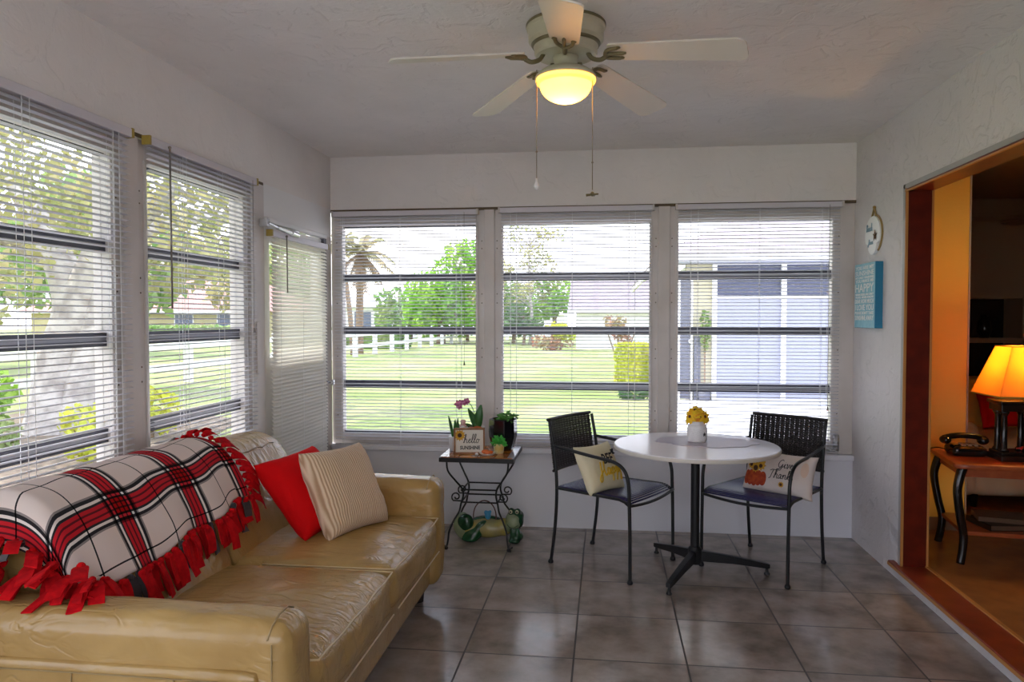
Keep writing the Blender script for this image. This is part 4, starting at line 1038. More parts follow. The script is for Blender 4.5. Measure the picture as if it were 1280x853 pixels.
# ---- frog
fr=thing('frog_figurine','glazed green and yellow frog garden figurine lying on the tiles under the side table','figurine',(-.72,4.50,0))
MB().ball((.015,.0,.078),.150,.062,.060,20,12).ball((.13,.01,.085),.06,.055,.055).ball((-.11,.0,.072),.08,.062,.056).build('belly',M['frog_y'],fr,remesh=.008)
MB().ball((.01,.035,.085),.150,.055,.062).ball((-.085,-.035,.045),.078,.046,.044,M=Matrix.Rotation(-.25,3,'Y')).ball((-.040,-.030,.090),.070,.030,.028,M=Matrix.Rotation(-.62,3,'Y')).ball((-.10,-.055,.022),.062,.03,.020).build('back_and_leg',M['frog'],fr,remesh=.008)
MB().ball((-.165,-.006,.095),.066,.060,.078).ball((-.150,-.01,.06),.055,.05,.06).build('haunch',M['frog_p'],fr,remesh=.008)
MB().ball((-.135,-.042,.120),.062,.034,.055).build('foot',M['frog'],fr,remesh=.008)
MB().ball((.205,-.005,.135),.062,.052,.055).ball((.205,-.03,.115),.052,.035,.035).ball((.175,-.01,.10),.038,.04,.04).build('head',M['frog_p'],fr,remesh=.007)
cap_=MB().ball((.215,.008,.160),.062,.050,.038).ball((.190,-.022,.192),.023,.022,.023).ball((.235,-.022,.190),.023,.022,.023).ball((.245,.0,.13),.03,.045,.045).build('head_cap',M['frog'],fr,remesh=.006)
for x in (.190,.235):
    e=MB().ball((x-.002,-.042,.194),.0125,.007,.0125).build('eye',M['eye'],fr,smooth=True); MB().ball((x-.003,-.0495,.194),.0055,.003,.0065).build('pupil',M['ink'],e,smooth=True)
MB().tube(crv([(.165,-.054,.118),(.185,-.064,.104),(.21,-.066,.102),(.24,-.056,.115)],5),.0022,6).build('mouth',M['frog'],fr,smooth=True)
MB().ball((.225,-.02,.040),.052,.045,.036).ball((.20,-.04,.075),.022,.022,.042).ball((.235,-.045,.055),.024,.02,.045).ball((.215,-.055,.018),.045,.025,.016).build('front_leg',M['frog'],fr,remesh=.007)
bd=MB().ball((.02,-.012,.160),.023,.020,.028).ball((.006,-.018,.180),.014).ball((.036,-.008,.182),.010,.009,.012).build('bird',M['bird'],fr,remesh=.005)
MB().tube([(-.005+.082*cos(R_(a)),.0,.150+.098*sin(R_(a))) for a in range(-15,200,9)],.0042,7).build('hoop_handle',M['handle'],fr,smooth=True)

fr.scale=(.87,1,1); fr.location.x=-.738

# ================================================================== LIVING ROOM BEYOND THE OPENING
CW=2.165; LZ=.090; LX0,LX1=RW1,5.4
struct('floor_living', MB().box(LX0,LX1,-.6,4.9,-.1,LZ).box(CW,LX1,4.9,7.15,-.1,LZ), M['lam'])
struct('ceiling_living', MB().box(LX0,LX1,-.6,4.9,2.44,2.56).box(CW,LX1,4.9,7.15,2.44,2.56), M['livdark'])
struct('wall_living_back', box(LX0,CW,4.78,4.90,-.1,2.44), M['orange'])
struct('trim_14', MB().box(CW,CW+.008,4.772,4.905,LZ,2.44), M['greytrim'])
struct('wall_living_outside', MB().box(LX0,CW-.03,4.90,4.94,-.2,2.44).box(CW-.07,CW-.03,4.94,7.2,-.2,2.44), M['wht_wall'])
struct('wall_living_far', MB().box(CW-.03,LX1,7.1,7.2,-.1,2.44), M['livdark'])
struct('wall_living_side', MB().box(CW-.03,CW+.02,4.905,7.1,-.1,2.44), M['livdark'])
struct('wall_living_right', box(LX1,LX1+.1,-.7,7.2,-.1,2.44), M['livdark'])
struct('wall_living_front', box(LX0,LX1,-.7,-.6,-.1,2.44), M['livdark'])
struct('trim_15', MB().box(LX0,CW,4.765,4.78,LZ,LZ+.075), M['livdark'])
# end table
ET=Vector((2.170,4.275,LZ))
et=thing('end_table','red-topped end table with curved black legs in the living room, under the lamp','end table',ET,-.15)
tw,td,tz=.335,.250,.535
tt=rbox(-tw,tw,-td,td,tz-.032,tz,.012,8).build('table_top',M['tablewood'],et,smooth=True)
for sx in (-1,1):
    for sy in (-1,1):
        q=lambda r,z:(sx*(tw-.045)+sx*r,sy*(td-.045)+sy*r*.6,z)
        pts=crv([q(.0,tz-.03),q(.018,tz-.09),q(.026,tz-.16),q(.008,.25),q(-.012,.15),q(-.008,.07),q(.004,0)],5)
        MB().tube(pts,[.025-.004*min(1,i/12) for i in range(len(pts))],8).build('leg',M['lampblack'],et,smooth=True)
box(-tw+.05,tw-.05,-td+.05,td-.05,.150,.172).build('shelf',M['tablewood'],et,bevel=.004)
MB().box(-tw+.04,tw-.04,-td+.045,-td+.06,tz-.075,tz-.03).box(-tw+.04,tw-.04,td-.06,td-.045,tz-.075,tz-.03).box(-tw+.04,-tw+.055,-td+.05,td-.05,tz-.075,tz-.03).box(tw-.055,tw-.04,-td+.05,td-.05,tz-.075,tz-.03).build('apron',M['tablewood'],et)
for k,(x,y,w__,d__,z,hh,a,lb,mm) in enumerate(((-.03,-.02,.30,.22,.172,.030,.1,'dark closed book lying lowest on the end table shelf','lampblack'),(-.05,.0,.24,.18,.202,.024,-.25,'smaller dark book lying on top of the other under the end table','brown'))):
    o=thing('book',lb,'book',ET+Vector((x,y,z)),a,'books on the end table shelf')
    MB().box(-w__/2,w__/2,-d__/2,d__/2,0,.003).box(-w__/2,w__/2,-d__/2,d__/2,hh-.003,hh).box(-w__/2,-w__/2+.003,-d__/2,d__/2,0,hh).build('cover',M[mm],o)
    box(-w__/2+.003,w__/2-.006,-d__/2+.005,d__/2-.005,.003,hh-.003).build('pages',M['brown'],o)
# lamp
LP=ET+Vector((.045,-.06,tz)); LM=Vector((2.21,4.235,LZ+tz))
lp=thing('table_lamp','lit table lamp with square orange shade on black columns, on the end table','lamp',LM)
MB().box(-.150,.150,-.085,.085,0,.030).box(-.142,.142,-.07,.07,.030,.048).build('base',M['lampblack'],lp,bevel=.004)
for x,y in ((-.115,-.03),(0,-.03),(.115,-.03),(-.115,.035),(0,.035),(.115,.035)):
    MB().lathe([(.024,.048),(.024,.056),(.016,.066),(.0145,.235),(.019,.245),(.024,.252),(.024,.262)],20,(x,y,0)).build('column',M['lampblack'],lp,smooth=True)
MB().box(-.145,.145,-.065,.07,.262,.300).box(-.152,.152,-.075,.08,.300,.318).build('capital',M['lampblack'],lp,bevel=.003)
MB().tube([(0,0,.318),(0,0,.44)],.009,10).lathe([(.013,.36),(.016,.365),(.016,.40),(.012,.405)],16).build('stem',M['brass'],lp,smooth=True)
def frus(w0,d0,z0,w1,d1,z1,t):
    b=MB(); o_=[(-w0,-d0,z0),(w0,-d0,z0),(w0,d0,z0),(-w0,d0,z0),(-w1,-d1,z1),(w1,-d1,z1),(w1,d1,z1),(-w1,d1,z1)]
    i_=[(x-math.copysign(t,x),y-math.copysign(t,y),z) for x,y,z in o_]
    b.add(o_+i_,[(0,1,5,4),(1,2,6,5),(2,3,7,6),(3,0,4,7),(9,8,12,13),(10,9,13,14),(11,10,14,15),(8,11,15,12),(0,8,9,1),(1,9,10,2),(2,10,11,3),(3,11,8,0),(4,5,13,12),(5,6,14,13),(6,7,15,14),(7,4,12,15)]); return b
M['shade']=translucent('lamp_shade_cloth',(.80,.46,.10),(1,.60,.16),.6,.9)
sh=frus(.200,.155,.345,.110,.085,.605,.004).build('lamp_shade',M['shade'],lp)
MB().tube([(-.201,-.156,.345),(.201,-.156,.345),(.201,.156,.345),(-.201,.156,.345)],.004,6,True).tube([(-.111,-.086,.605),(.111,-.086,.605),(.111,.086,.605),(-.111,.086,.605)],.003,6,True).build('shade_trim',M['brass'],sh)
MB().ball((0,0,.47),.028,.028,.036).build('bulb',M['white'],lp,smooth=True)
l=D.lights.new('lamp_bulb','POINT'); l.energy=8; l.color=(1,.60,.15); l.shadow_soft_size=.04
o=D.objects.new('lamp_bulb',l); C.objects.link(o); o.location=LM+Vector((0,0,.53))
MB().ball((.0,.0,.665),.012).tube([(0,0,.44),(0,0,.66)],.004).build('finial',M['redthing'],lp,smooth=True)
# telephone
tf=thing('telephone','black desk telephone on the end table in the living room, left of the lamp','telephone',(1.975,4.36,LZ+tz),R_(-4))
rbox(-.085,.085,-.08,.08,0,.052,.02,10,(0,0,.012)).build('base',M['phone'],tf,smooth=True)
MB().tube(crv([(-.105,.02,.085),(-.06,.02,.098),(0,.02,.102),(.06,.02,.098),(.105,.02,.085)],5),.016,12).ball((-.095,.02,.077),.030,.034,.024).ball((.095,.02,.077),.030,.034,.024).build('handset',M['phone'],tf,smooth=True)
kp=MB()
for i in range(3):
    for j in range(3): kp.obox((-.03+.03*i,-.06+.022*j,.061),.018,.013,.01)
kp.build('keypad',M['livdark'],tf)
MB().tube(crv([(-.085,.0,.02),(-.13,.03,.03),(-.15,.08,.015),(-.12,.14,.01)],6),.003,6).build('cord',M['phone'],tf,smooth=True)
o=thing('red_trinket','small red enamel trinket lying between the columns of the table lamp','trinket',LM+Vector((0,-.005,.048)))
MB().ball((0,0,.012),.022,.016,.012).ball((.022,.0,.010),.012,.010,.010).build('body',M['redthing'],o,smooth=True); MB().tube([(-.02,0,.015),(-.04,.0,.012)],.004).build('handle',M['redthing'],o,smooth=True)
# far side of the living room: bookcase, couch, fan
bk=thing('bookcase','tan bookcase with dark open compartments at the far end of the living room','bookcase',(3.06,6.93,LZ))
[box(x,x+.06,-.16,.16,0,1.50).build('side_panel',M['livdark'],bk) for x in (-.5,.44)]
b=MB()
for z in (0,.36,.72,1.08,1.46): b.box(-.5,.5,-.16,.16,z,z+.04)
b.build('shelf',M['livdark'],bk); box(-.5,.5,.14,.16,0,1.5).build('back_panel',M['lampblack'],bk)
for k,(x,z,hh,lb) in enumerate(((-.30,.76,.22,'dark vase standing in the left compartment of the bookcase below the top row'),(-.14,.76,.15,'short dark jar beside the vase in the bookcase'),(.2,1.12,.2,'dark vase in the upper right compartment of the bookcase'))):
    o=thing('vase',lb,'vase',(3.06+x,6.90,LZ+z),0,'vases in the bookcase'); MB().lathe([(.0,0),(.04,0),(.06,hh*.35),(.05,hh*.7),(.022,hh*.85),(.03,hh),(.024,hh),(.0,hh*.5)],18,cap=False).build('body',M['phone'],o,smooth=True)
ch=thing('couch','cream couch with a red cushion in the dim living room behind the end table','couch',(3.0,5.75,LZ))
rbox(-.55,.9,-.42,.42,.08,.34,.05,12).build('base',M['pil_y'],ch,smooth=True); rbox(-.50,.85,-.44,.25,.32,.47,.06,14,(.01,.01,.02)).build('seat_cushion',M['pil_y'],ch,smooth=True)
rbox(-.52,.88,.20,.46,.30,.83,.08,14,(0,.02,.02)).build('backrest',M['orange'],ch,smooth=True); rbox(-.62,-.48,-.42,.44,.08,.58,.06,12).build('armrest',M['pil_y'],ch,smooth=True)
for x in (-.5,.8):
    for y in (-.36,.36): MB().lathe([(.02,0),(.028,.09)],10,(x,y,0)).build('leg',M['lampblack'],ch)
pillow('throw_pillow','dark red cushion on the cream couch in the living room','cushion',(2.86,5.76,LZ+.66),(1,0,.05),(0,.35,.94),.34,.34,.12,'redcush',seed=2)
f2=thing('ceiling_fan','dark ceiling fan hanging in the dim living room beyond the opening','ceiling fan',(3.5,6.4,2.44))
MB().lathe([(.03,0),(.06,-.02),(.02,-.05),(.02,-.16),(.09,-.18),(.10,-.26),(.06,-.29),(.0,-.30)],28,cap=False).build('motor_housing',M['iron'],f2,smooth=True)
for k in range(5):
    MB().prism([(.10,-.03),(.18,-.055),(.58,-.065),(.60,-.04),(.60,.04),(.58,.065),(.18,.055),(.10,.03)],-.003,.003,Matrix.Rotation(R_(72*k+20),4,'Z')@Matrix.Translation((0,0,-.24))@Matrix.Rotation(R_(11),4,'X')).build('blade',M['livdark'],f2)
MB().lathe([(.05,-.29),(.08,-.31),(.07,-.35),(.0,-.38)],24,cap=False).build('glass_bowl',M['ceramic_w'],f2,smooth=True)
# ================================================================== OUTDOORS
G=-.20
struct('ground', MB().grid(lambda u,v: Vector((-90+150*u,-20+130*v,G)),30,30), M['lawn'])
struct('ground_bed', MB().prism([(-9.6,5.2),(-5.6,5.0),(-5.0,8.5),(-5.6,10.8),(-7.5,11.8),(-9.6,11)],G,G+.02), M['mulch'])
struct('patio', box(.9,12,6.5,14.5,G,G+.03), M['conc'])
struct('bounce_apron', MB().box(-3.45,-1.99,-14,4.95,G,G+.025).box(-3.45,.9,4.95,8.6,G,G+.025).box(-1.99,6,-14,-1.45,G,G+.025), M['conc'])  # unseen pale apron round the house, added to bounce sunlight onto the ceiling
# own eaves, unseen, sized to keep direct sun out of the windows
struct('sun_block_eave', MB().box(-2.55,-2.0,-2,5.50,2.30,2.42).box(-2.55,1.70,4.98,5.50,2.30,2.42).box(-2.1,1.75,-2,5.05,2.60,2.72).box(1.62,6,-2,5.1,2.62,2.72).box(2.1,6,5.1,7.5,2.62,2.72), M['white'])
# fence
fn_=thing('rail_fence','long white two-rail fence crossing the lawn outside the left-hand and back windows','fence',(-10.3,30,G))
FPTS=[(-10.4,4.0),(-10.35,17.4),(-10.3,29.5),(-10.05,40),(-9.7,52),(-4,62)]
def fpos(s):
    for i in range(len(FPTS)-1):
        a,b=Vector(FPTS[i]),Vector(FPTS[i+1]); l=(b-a).length
        if s<=l: return a.lerp(b,s/l),math.atan2((b-a).y,(b-a).x)
        s-=l
    return Vector(FPTS[-1]),0
for k in range(25):
    p,a=fpos(-0.0+k*2.45+1.05)
    post=MB().box(-.085,.085,-.085,.085,0,1.10).add([(-.10,-.10,1.10),(.10,-.10,1.10),(.10,.10,1.10),(-.10,.10,1.10),(0,0,1.17)],[(3,2,1,0),(0,1,4),(1,2,4),(2,3,4),(3,0,4)])
    post.xf(Matrix.Translation((p.x,p.y,G))@Matrix.Rotation(a,4,'Z')).build('post',M['pvc'],fn_,world=True)
for z in (.42,.92):
    for i in range(len(FPTS)-1):
        a,b=Vector(FPTS[i]),Vector(FPTS[i+1]); an=math.atan2((b-a).y,(b-a).x)
        MB().box(0,(b-a).length,-.03,.03,-.075,.075).xf(Matrix.Translation((a.x,a.y,G+z))@Matrix.Rotation(an,4,'Z')).build('rail',M['pvc'],fn_,world=True)
# ---- foliage
rt=random.Random(11)
def rnd_unit():
    while True:
        v=Vector((rt.uniform(-1,1),rt.uniform(-1,1),rt.uniform(-1,1)))
        if .05<v.length<1: return v
def leaves(b,c,r,n,size,shell=.55,flat=.0):
    c=Vector(c)
    for _ in range(n):
        v=rnd_unit(); L_=v.length; v=v/L_*(shell+(1-shell)*L_) if L_<shell else v
        p=c+Vector((v.x*r[0],v.y*r[1],v.z*r[2])); s=size*rt.uniform(.6,1.3)
        d=rnd_unit().normalized(); d.z*=(1-flat); e=d.orthogonal().normalized(); e=(Matrix.Rotation(rt.uniform(0,6.28),3,d)@e)*s*.32; d=d*s*.5
        b.add([p-d,p+e,p+d,p-e],[(0,1,2,3)])
    return b
def tree(name,label,cat,base,h,trunk_r,clumps,n,size,lm,bark='bark_b',lean=(0,0),branches=3,group=None):
    t=thing(name,label,cat,base,0,group); b=MB()
    top=Vector((lean[0],lean[1],h))
    b.tube(crv([(0,0,-.05),(lean[0]*.2+.05,lean[1]*.2,h*.35),(lean[0]*.6-.03,lean[1]*.6,h*.7),top],5),[trunk_r*(1-.03*i) for i in range(16)],10)
    for i,(cx,cy,cz,rx,ry,rz) in enumerate(clumps[:branches*2]):
        st=top*rt.uniform(.45,.95); b.tube(crv([st,st.lerp(Vector((cx,cy,cz)),.5)+Vector((0,0,.1)),(cx,cy,cz)],4),[trunk_r*.45*(1-.08*k) for k in range(9)],7)
    b.build('trunk',M[bark],t,smooth=True)
    f=MB(); tot=sum(c[3]*c[4]*c[5] for c in clumps)
    for c in clumps: leaves(f,c[:3],c[3:],max(20,int(n*c[3]*c[4]*c[5]/tot)),size)
    f.build('foliage',M[lm],t); return t
def clump_set(rx,ry,z0,z1,n,r,seed):
    q=random.Random(seed); out=[]
    for _ in range(n):
        a=q.uniform(0,6.28); k=math.sqrt(q.random()); s=r*q.uniform(.7,1.3); out.append((rx*k*cos(a),ry*k*sin(a),q.uniform(z0,z1),s,s,s*.8))
    return out
# the big shade tree close to the left window
ok=thing('shade_tree','big pale-barked tree with leaning forked trunks outside the left-hand window','tree',(-7.45,9.4,G))
tk=MB()
tk.tube(crv([(-.10,0,-.1),(-.05,0,.45),(.0,.05,1.1),(.10,.1,1.75),(-.25,.1,2.6),(-.9,.2,3.6)],5),[.52,.50,.47,.44,.42,.40,.39,.38,.37,.36,.35,.34,.33,.32,.31,.29,.27,.25,.23,.21,.2,.19,.18,.17,.16,.15],16)
tk.tube(crv([(.02,.05,1.0),(.30,.05,1.9),(.65,.1,2.8),(1.0,.3,4.0)],5),[.34-.012*i for i in range(16)],12)
tk.tube(crv([(.25,-.15,.0),(.38,-.12,.8),(.52,.0,1.6),(.75,.1,2.6),(1.6,.2,3.4)],5),[.24-.006*i for i in range(21)],12)
tk.tube(crv([(-.5,.1,-.1),(-.3,.05,.3),(-.1,.0,.9)],4),[.24,.22,.2,.19,.18,.17,.16,.15,.14],10)
tk.tube(crv([(-.25,.1,2.4),(-.9,-.5,2.9),(-1.9,-1.0,3.3)],5),[.16-.007*i for i in range(11)],9)
tk.tube(crv([(.65,.1,2.6),(1.0,1.2,3.1),(1.3,2.6,3.3)],5),[.15-.006*i for i in range(11)],9)
tk.build('trunk',M['bark'],ok,smooth=True)
f=MB()
for c in clump_set(3.2,3.6,2.7,5.2,34,.85,5)+[(.6,3.2,2.5,.8,.9,.5),(-1.5,-1.0,2.4,.9,.9,.6),(-.9,-1.5,1.9,.6,.6,.5),(1.5,.2,2.3,.6,.7,.4),(.3,4.6,2.8,.8,.9,.5),(1.3,2.2,2.0,.45,.5,.35)]: leaves(f,c[:3],c[3:],260,.15,.3)
f.build('foliage',M['lf_olive'],ok)
bsh=[(-8.3,8.1,.38,'lf_yel'),(-6.1,8.0,.30,'lf_yel'),(-5.5,7.2,.22,'lf_yel'),(-6.7,7.4,.24,'lf_mid'),(-5.9,9.0,.34,'lf_yel'),(-8.9,9.6,.45,'lf_bright'),(-6.2,6.2,.2,'lf_mid')]
lab=['yellow-green shrub left of the big pale tree trunk','yellow-leaved plant at the right foot of the big pale tree','low yellow plant nearest the window post in the mulch bed','small green plant in the mulch in front of the big pale tree','yellow shrub behind the right foot of the big pale tree','bright green bush left behind the big pale tree','tiny green seedling in the mulch nearest the left-hand window']
for (x,y,r,m_),lb in zip(bsh,lab):
    t=thing('garden_shrub',lb,'shrub',(x,y,G),0,'shrubs in the mulch bed')
    MB().tube([(0,0,0),(0,0,r*1.2)],.02,6).tube([(0,0,r*.3),(r*.5,.05,r)],.012,6).tube([(0,0,r*.3),(-r*.5,-.05,r)],.012,6).build('stem',M['bark_b'],t)
    leaves(leaves(MB(),(0,0,r*1.15),(r,r,r*.8),170,r*.42),(r*.4,0,r*.7),(r*.6,r*.7,r*.5),60,r*.4).build('foliage',M[m_],t)
tree('clinging_fern_tree','slim leafy tree behind the big pale trunk','tree',(-10.8,14.5,G),2.6,.10,clump_set(1.5,1.5,1.8,4.2,9,.8,8),900,.30,'lf_mid')
tree('garden_tree','tall olive-green tree left of the pink-roofed house','tree',(-24,30,G),4.5,.3,clump_set(3,3,2.5,7.5,14,1.5,4),1700,.5,'lf_mid')
tree('garden_tree','leafy tree rising behind the pink-roofed house outside the left-hand windows','tree',(-41,66,G),5,.4,clump_set(6,4,3,10,18,2.4,14),2200,.9,'lf_olive')
tree('garden_tree','dark green tree at the right end of the pink-roofed house','tree',(-31,68,G),5,.4,clump_set(5,4,3,9,16,2.2,15),2000,.9,'lf_mid')
tree('garden_tree','dense green tree filling the left edge beyond the white fence','tree',(-21,20,G),3.4,.25,clump_set(3,4,1.2,5.5,18,1.3,16),1900,.42,'lf_olive')
tree('garden_tree','low bright tree beyond the fence outside the left-hand window','tree',(-15.5,12.0,G),2.0,.15,clump_set(1.6,2,1.0,3.2,12,.9,17),1400,.3,'lf_bright')
def hedge(label,x0,x1,y0,y1,h,n,size,lm,rz=0,c=None,group=None):
    c=c or ((x0+x1)/2,(y0+y1)/2); t=thing('hedge',label,'hedge',(c[0],c[1],G),rz,group); w,d=(x1-x0)/2,(y1-y0)/2
    b=MB()
    for _ in range(n):
        ax=rt.choice((0,0,1,1,2)); p=Vector((rt.uniform(-w,w),rt.uniform(-d,d),rt.uniform(.03,h)))
        if ax==0: p.x=math.copysign(w,p.x)
        elif ax==1: p.y=math.copysign(d,p.y)
        else: p.z=h
        p+=rnd_unit()*size*.35; s=size*rt.uniform(.6,1.2); dd=rnd_unit().normalized(); e=dd.orthogonal().normalized()*s*.35; dd*=s*.5
        b.add([p-dd,p+e,p+dd,p-e],[(0,1,2,3)])
    b.build('foliage',M[lm],t)
    rbox(-w*.93,w*.93,-d*.93,d*.93,0,h*.95,.08,8).build('inner_leaves',M[lm],t); return t
hedge('clipped boxy yellow-green hedge outside the middle back window beside the patio',-.42,.42,-.30,.30,1.0,2600,.09,'lf_yel',rz=R_(-50),c=(.70,16.75))
for k,(x,y,lb) in enumerate(((.55,14.6,'low dark groundcover clump left of the patio'),(.95,15.2,'low dark groundcover clump below the clipped hedge'))):
    t=thing('ground_shrub',lb,'shrub',(x,y,G),0,'low plants by the patio'); leaves(MB(),(0,0,.10),(.32,.22,.13),220,.10).build('foliage',M['lf_dark'],t); MB().tube([(0,0,0),(0,0,.1)],.02).build('stem',M['bark_b'],t)
hedge('long low dark hedge at the foot of the pink-roofed house',-6,6,-.7,.7,1.0,1800,.35,'lf_mid',c=(-30.5,49.5))
hedge('dark hedge behind the white fence outside the back window nearest the door',-1.6,4.6,-.5,.5,1.0,900,.3,'lf_mid',c=(-13.5,38))
rb=thing('red_shrub','red-leaved shrub standing behind the clipped hedge by the gray-roofed house','shrub',(.42,22,G))
b=MB()
for k in range(7): a=k*.9; b.tube([(0,0,0),(.2*cos(a),.2*sin(a),.6),(.45*cos(a),.4*sin(a),1.25)],.02,6)
b.build('stems',M['bark_b'],rb)
f=MB()
for c in clump_set(.42,.4,.8,1.55,9,.24,3): leaves(f,c[:3],c[3:],45,.13)
f.build('foliage',M['lf_red'],rb)
# trees beyond the fence, back windows
tree('broad_tree','large bright green tree filling the back window nearest the door beyond the fence','tree',(-10.4,46,G),3.6,.3,clump_set(2.2,1.6,.8,3.6,22,1.1,21)+[(1.2,0,5.0,1.3,1.2,1.2),(.3,0,4.6,1.1,1,1),(2.1,0,5.6,1.1,1,.9),(-1.0,0,3.7,1.0,1,.8),(1.8,0,4.0,1.3,1,1.0),(2.6,0,4.6,1.0,1,1.1),(2.0,0,6.0,1.0,.9,.7),(1.0,0,5.9,.8,.8,.6),(2.8,0,5.5,.8,.8,.7)],5200,.34,'lf_bright')
tree('broad_tree','paler green tree right behind the large bright one in the back window','tree',(-8.0,50,G),3.8,.16,clump_set(1.6,1.4,1.8,5.6,16,1.0,23),1700,.36,'lf_olive')
tree('low_tree','low dark green tree behind the palms beyond the fence','tree',(-13.5,50,G),2.2,.2,clump_set(2.6,1.5,1.0,3.3,14,1.0,25),1500,.4,'lf_mid')
tree('loose_tree','loose green tree at the left side of the middle back window','tree',(-6.0,48,G),3.4,.14,clump_set(1.2,1.2,1.2,4.0,14,.8,27),1500,.32,'lf_mid')
tree('loose_tree','yellowish green tree left of the gray-roofed house','tree',(-3.2,46,G),3.0,.16,clump_set(1.1,1.1,1.6,3.9,14,.75,29),1500,.30,'lf_bright')
tree('round_bush','bright round bush at the corner of the gray-roofed house','shrub',(-2.3,37.4,G),.6,.06,clump_set(.55,.5,.7,1.1,8,.42,31),700,.2,'lf_yel')
tree('loose_tree','dark small tree between the two loose green trees','tree',(-4.9,44,G),1.8,.1,clump_set(.8,.7,.9,2.2,9,.55,33),700,.28,'lf_dark')
tree('low_shrub','low reddish shrub bed at the lawn edge before the gray-roofed house','shrub',(-2.6,37,G),.3,.05,clump_set(.9,.4,.2,.5,7,.4,35),420,.18,'lf_red')
# a thin, nearly bare tree above them
bt=thing('bare_tree','thin nearly bare grey tree rising into the sky in the middle back window','tree',(-4.6,45,G))
b=MB().tube(crv([(0,0,0),(.1,0,2),(-.1,0,4),(.0,0,6.6)],5),[.12-.006*i for i in range(16)],8)
qq=random.Random(5)
tips=[]
for k in range(32):
    z=qq.uniform(2.2,6.2); a=qq.uniform(0,6.28); l=qq.uniform(.8,2.0); e=Vector((l*cos(a),.6*l*sin(a),z+l*.55)); b.tube(crv([(0,0,z),e*.5+Vector((0,0,z*.5+.15)),e],3),[.035,.03,.026,.022,.018,.014,.010],5); tips.append(e)
b.build('trunk',M['bark'],bt,smooth=True)
f=MB()
for e in tips: leaves(f,e,(.6,.5,.5),46,.20,.1)
f.build('foliage',M['lf_olive'],bt)
# palms
def palm(label,base,h,r,lean,nf,fl,seed,skirt=True):
    q=random.Random(seed); t=thing('palm_tree',label,'palm',base,0,'palms beyond the fence')
    top=Vector((lean,0,h)); pts=crv([(0,0,-.05),(lean*.25,0,h*.35),(lean*.65,0,h*.7),top],6)
    MB().tube(pts,[r*(1.15-.25*i/18) for i in range(19)],10).build('trunk',M['bark_b'],t,smooth=True)
    def frond(b,a,el,l,droop):
        d=Vector((cos(a)*cos(el),sin(a)*cos(el),sin(el))); P=[top+d*l*s_+Vector((0,0,-droop*s_*s_*l)) for s_ in [i/8 for i in range(9)]]
        b.tube(P,[.02]*9,4)
        for i in range(2,9):
            tg=(P[i]-P[i-1]).normalized(); sd=tg.cross(Vector((0,0,1))).normalized()
            for sg in (-1,1):
                for k in (0,.5):
                    p=P[i-1].lerp(P[i],k); e=p+sd*sg*l*.20+tg*l*.16+Vector((0,0,-l*.10)); wd=tg*l*.045
                    b.add([p-wd,p+wd,e],[(0,1,2)])
    g_=MB(); dry=MB()
    for k in range(nf): frond(g_,2*PI*k/nf+q.uniform(-.2,.2),q.uniform(-.1,1.1),fl*q.uniform(.8,1.1),q.uniform(.35,.75))
    g_.build('fronds',M['frond'],t)
    if skirt:
        for k in range(12): frond(dry,2*PI*k/12+q.uniform(-.2,.2),q.uniform(-1.1,-.4),fl*q.uniform(.6,.9),.35)
        dry.build('dry_fronds',M['frond_d'],t)
palm('palm with a brown skirt of hanging fronds beyond the fence by the door','' or (-10.95,32.0,G),4.5,.16,.05,15,1.75,1)
palm('slim leaning palm at the far left of the back window beyond the fence',(-10.9,31,G),4.9,.10,-.5,11,1.1,2,False)
palm('thin bare-stemmed palm at the right edge of the back window nearest the door',(-9.45,50,G),4.4,.12,.05,10,1.2,3,False)
# ---- neighbouring houses
def house(name,label,x0,x1,y0,y1,eave,ridge,wall,roof,over=.5,axis='x',wins=(),rz=0,win='winblue',base=G):
    c=Vector(((x0+x1)/2,(y0+y1)/2,base)); t=thing(name,label,'house',c,rz); w,d=(x1-x0)/2,(y1-y0)/2
    box(-w,w,-d,d,0,eave-base).build('walls',M[wall],t)
    e=eave-base; rr=ridge-base; ov=over
    b=MB()
    if axis=='x': b.add([(-w-ov,-d-ov,e-.1),(w+ov,-d-ov,e-.1),(w+ov,d+ov,e-.1),(-w-ov,d+ov,e-.1),(-w-ov*.3+d*.6,0,rr),(w+ov*.3-d*.6,0,rr)],[(3,2,1,0),(0,1,5,4),(2,3,4,5),(1,2,5),(3,0,4)])
    elif axis=='g': b.add([(-w-ov,-d-ov,e-.1),(w+ov,-d-ov,e-.1),(w+ov,d+ov,e-.1),(-w-ov,d+ov,e-.1),(-w-ov,0,rr),(w+ov,0,rr)],[(3,2,1,0),(0,1,5,4),(2,3,4,5),(1,2,5),(3,0,4)])
    else: b.add([(-w-ov,-d-ov,e-.1),(w+ov,-d-ov,e-.1),(w+ov,d+ov,e-.1),(-w-ov,d+ov,e-.1),(0,-d+w*.8,rr),(0,d-w*.8,rr)],[(3,2,1,0),(1,2,5,4),(3,0,4,5),(0,1,4),(2,3,5)])
    b.build('roof',M[roof],t)
    MB().box(-w-ov,w+ov,-d-ov-.03,-d-ov,e-.24,e-.08).box(-w-ov-.03,-w-ov,-d-ov,d+ov,e-.24,e-.08).build('fascia',M['wht_wall'],t)
    for wx,wz,ww,wh in wins:
        f=MB().box(wx-ww/2-.08,wx+ww/2+.08,-d-.05,-d,wz-.08,wz).box(wx-ww/2-.08,wx+ww/2+.08,-d-.05,-d,wz+wh,wz+wh+.08).box(wx-ww/2-.08,wx-ww/2,-d-.05,-d,wz,wz+wh).box(wx+ww/2,wx+ww/2+.08,-d-.05,-d,wz,wz+wh).build('window',M['wht_wall'],t)
        box(wx-ww/2,wx+ww/2,-d-.03,-d,wz,wz+wh).build('pane',M[win],f)
    return t
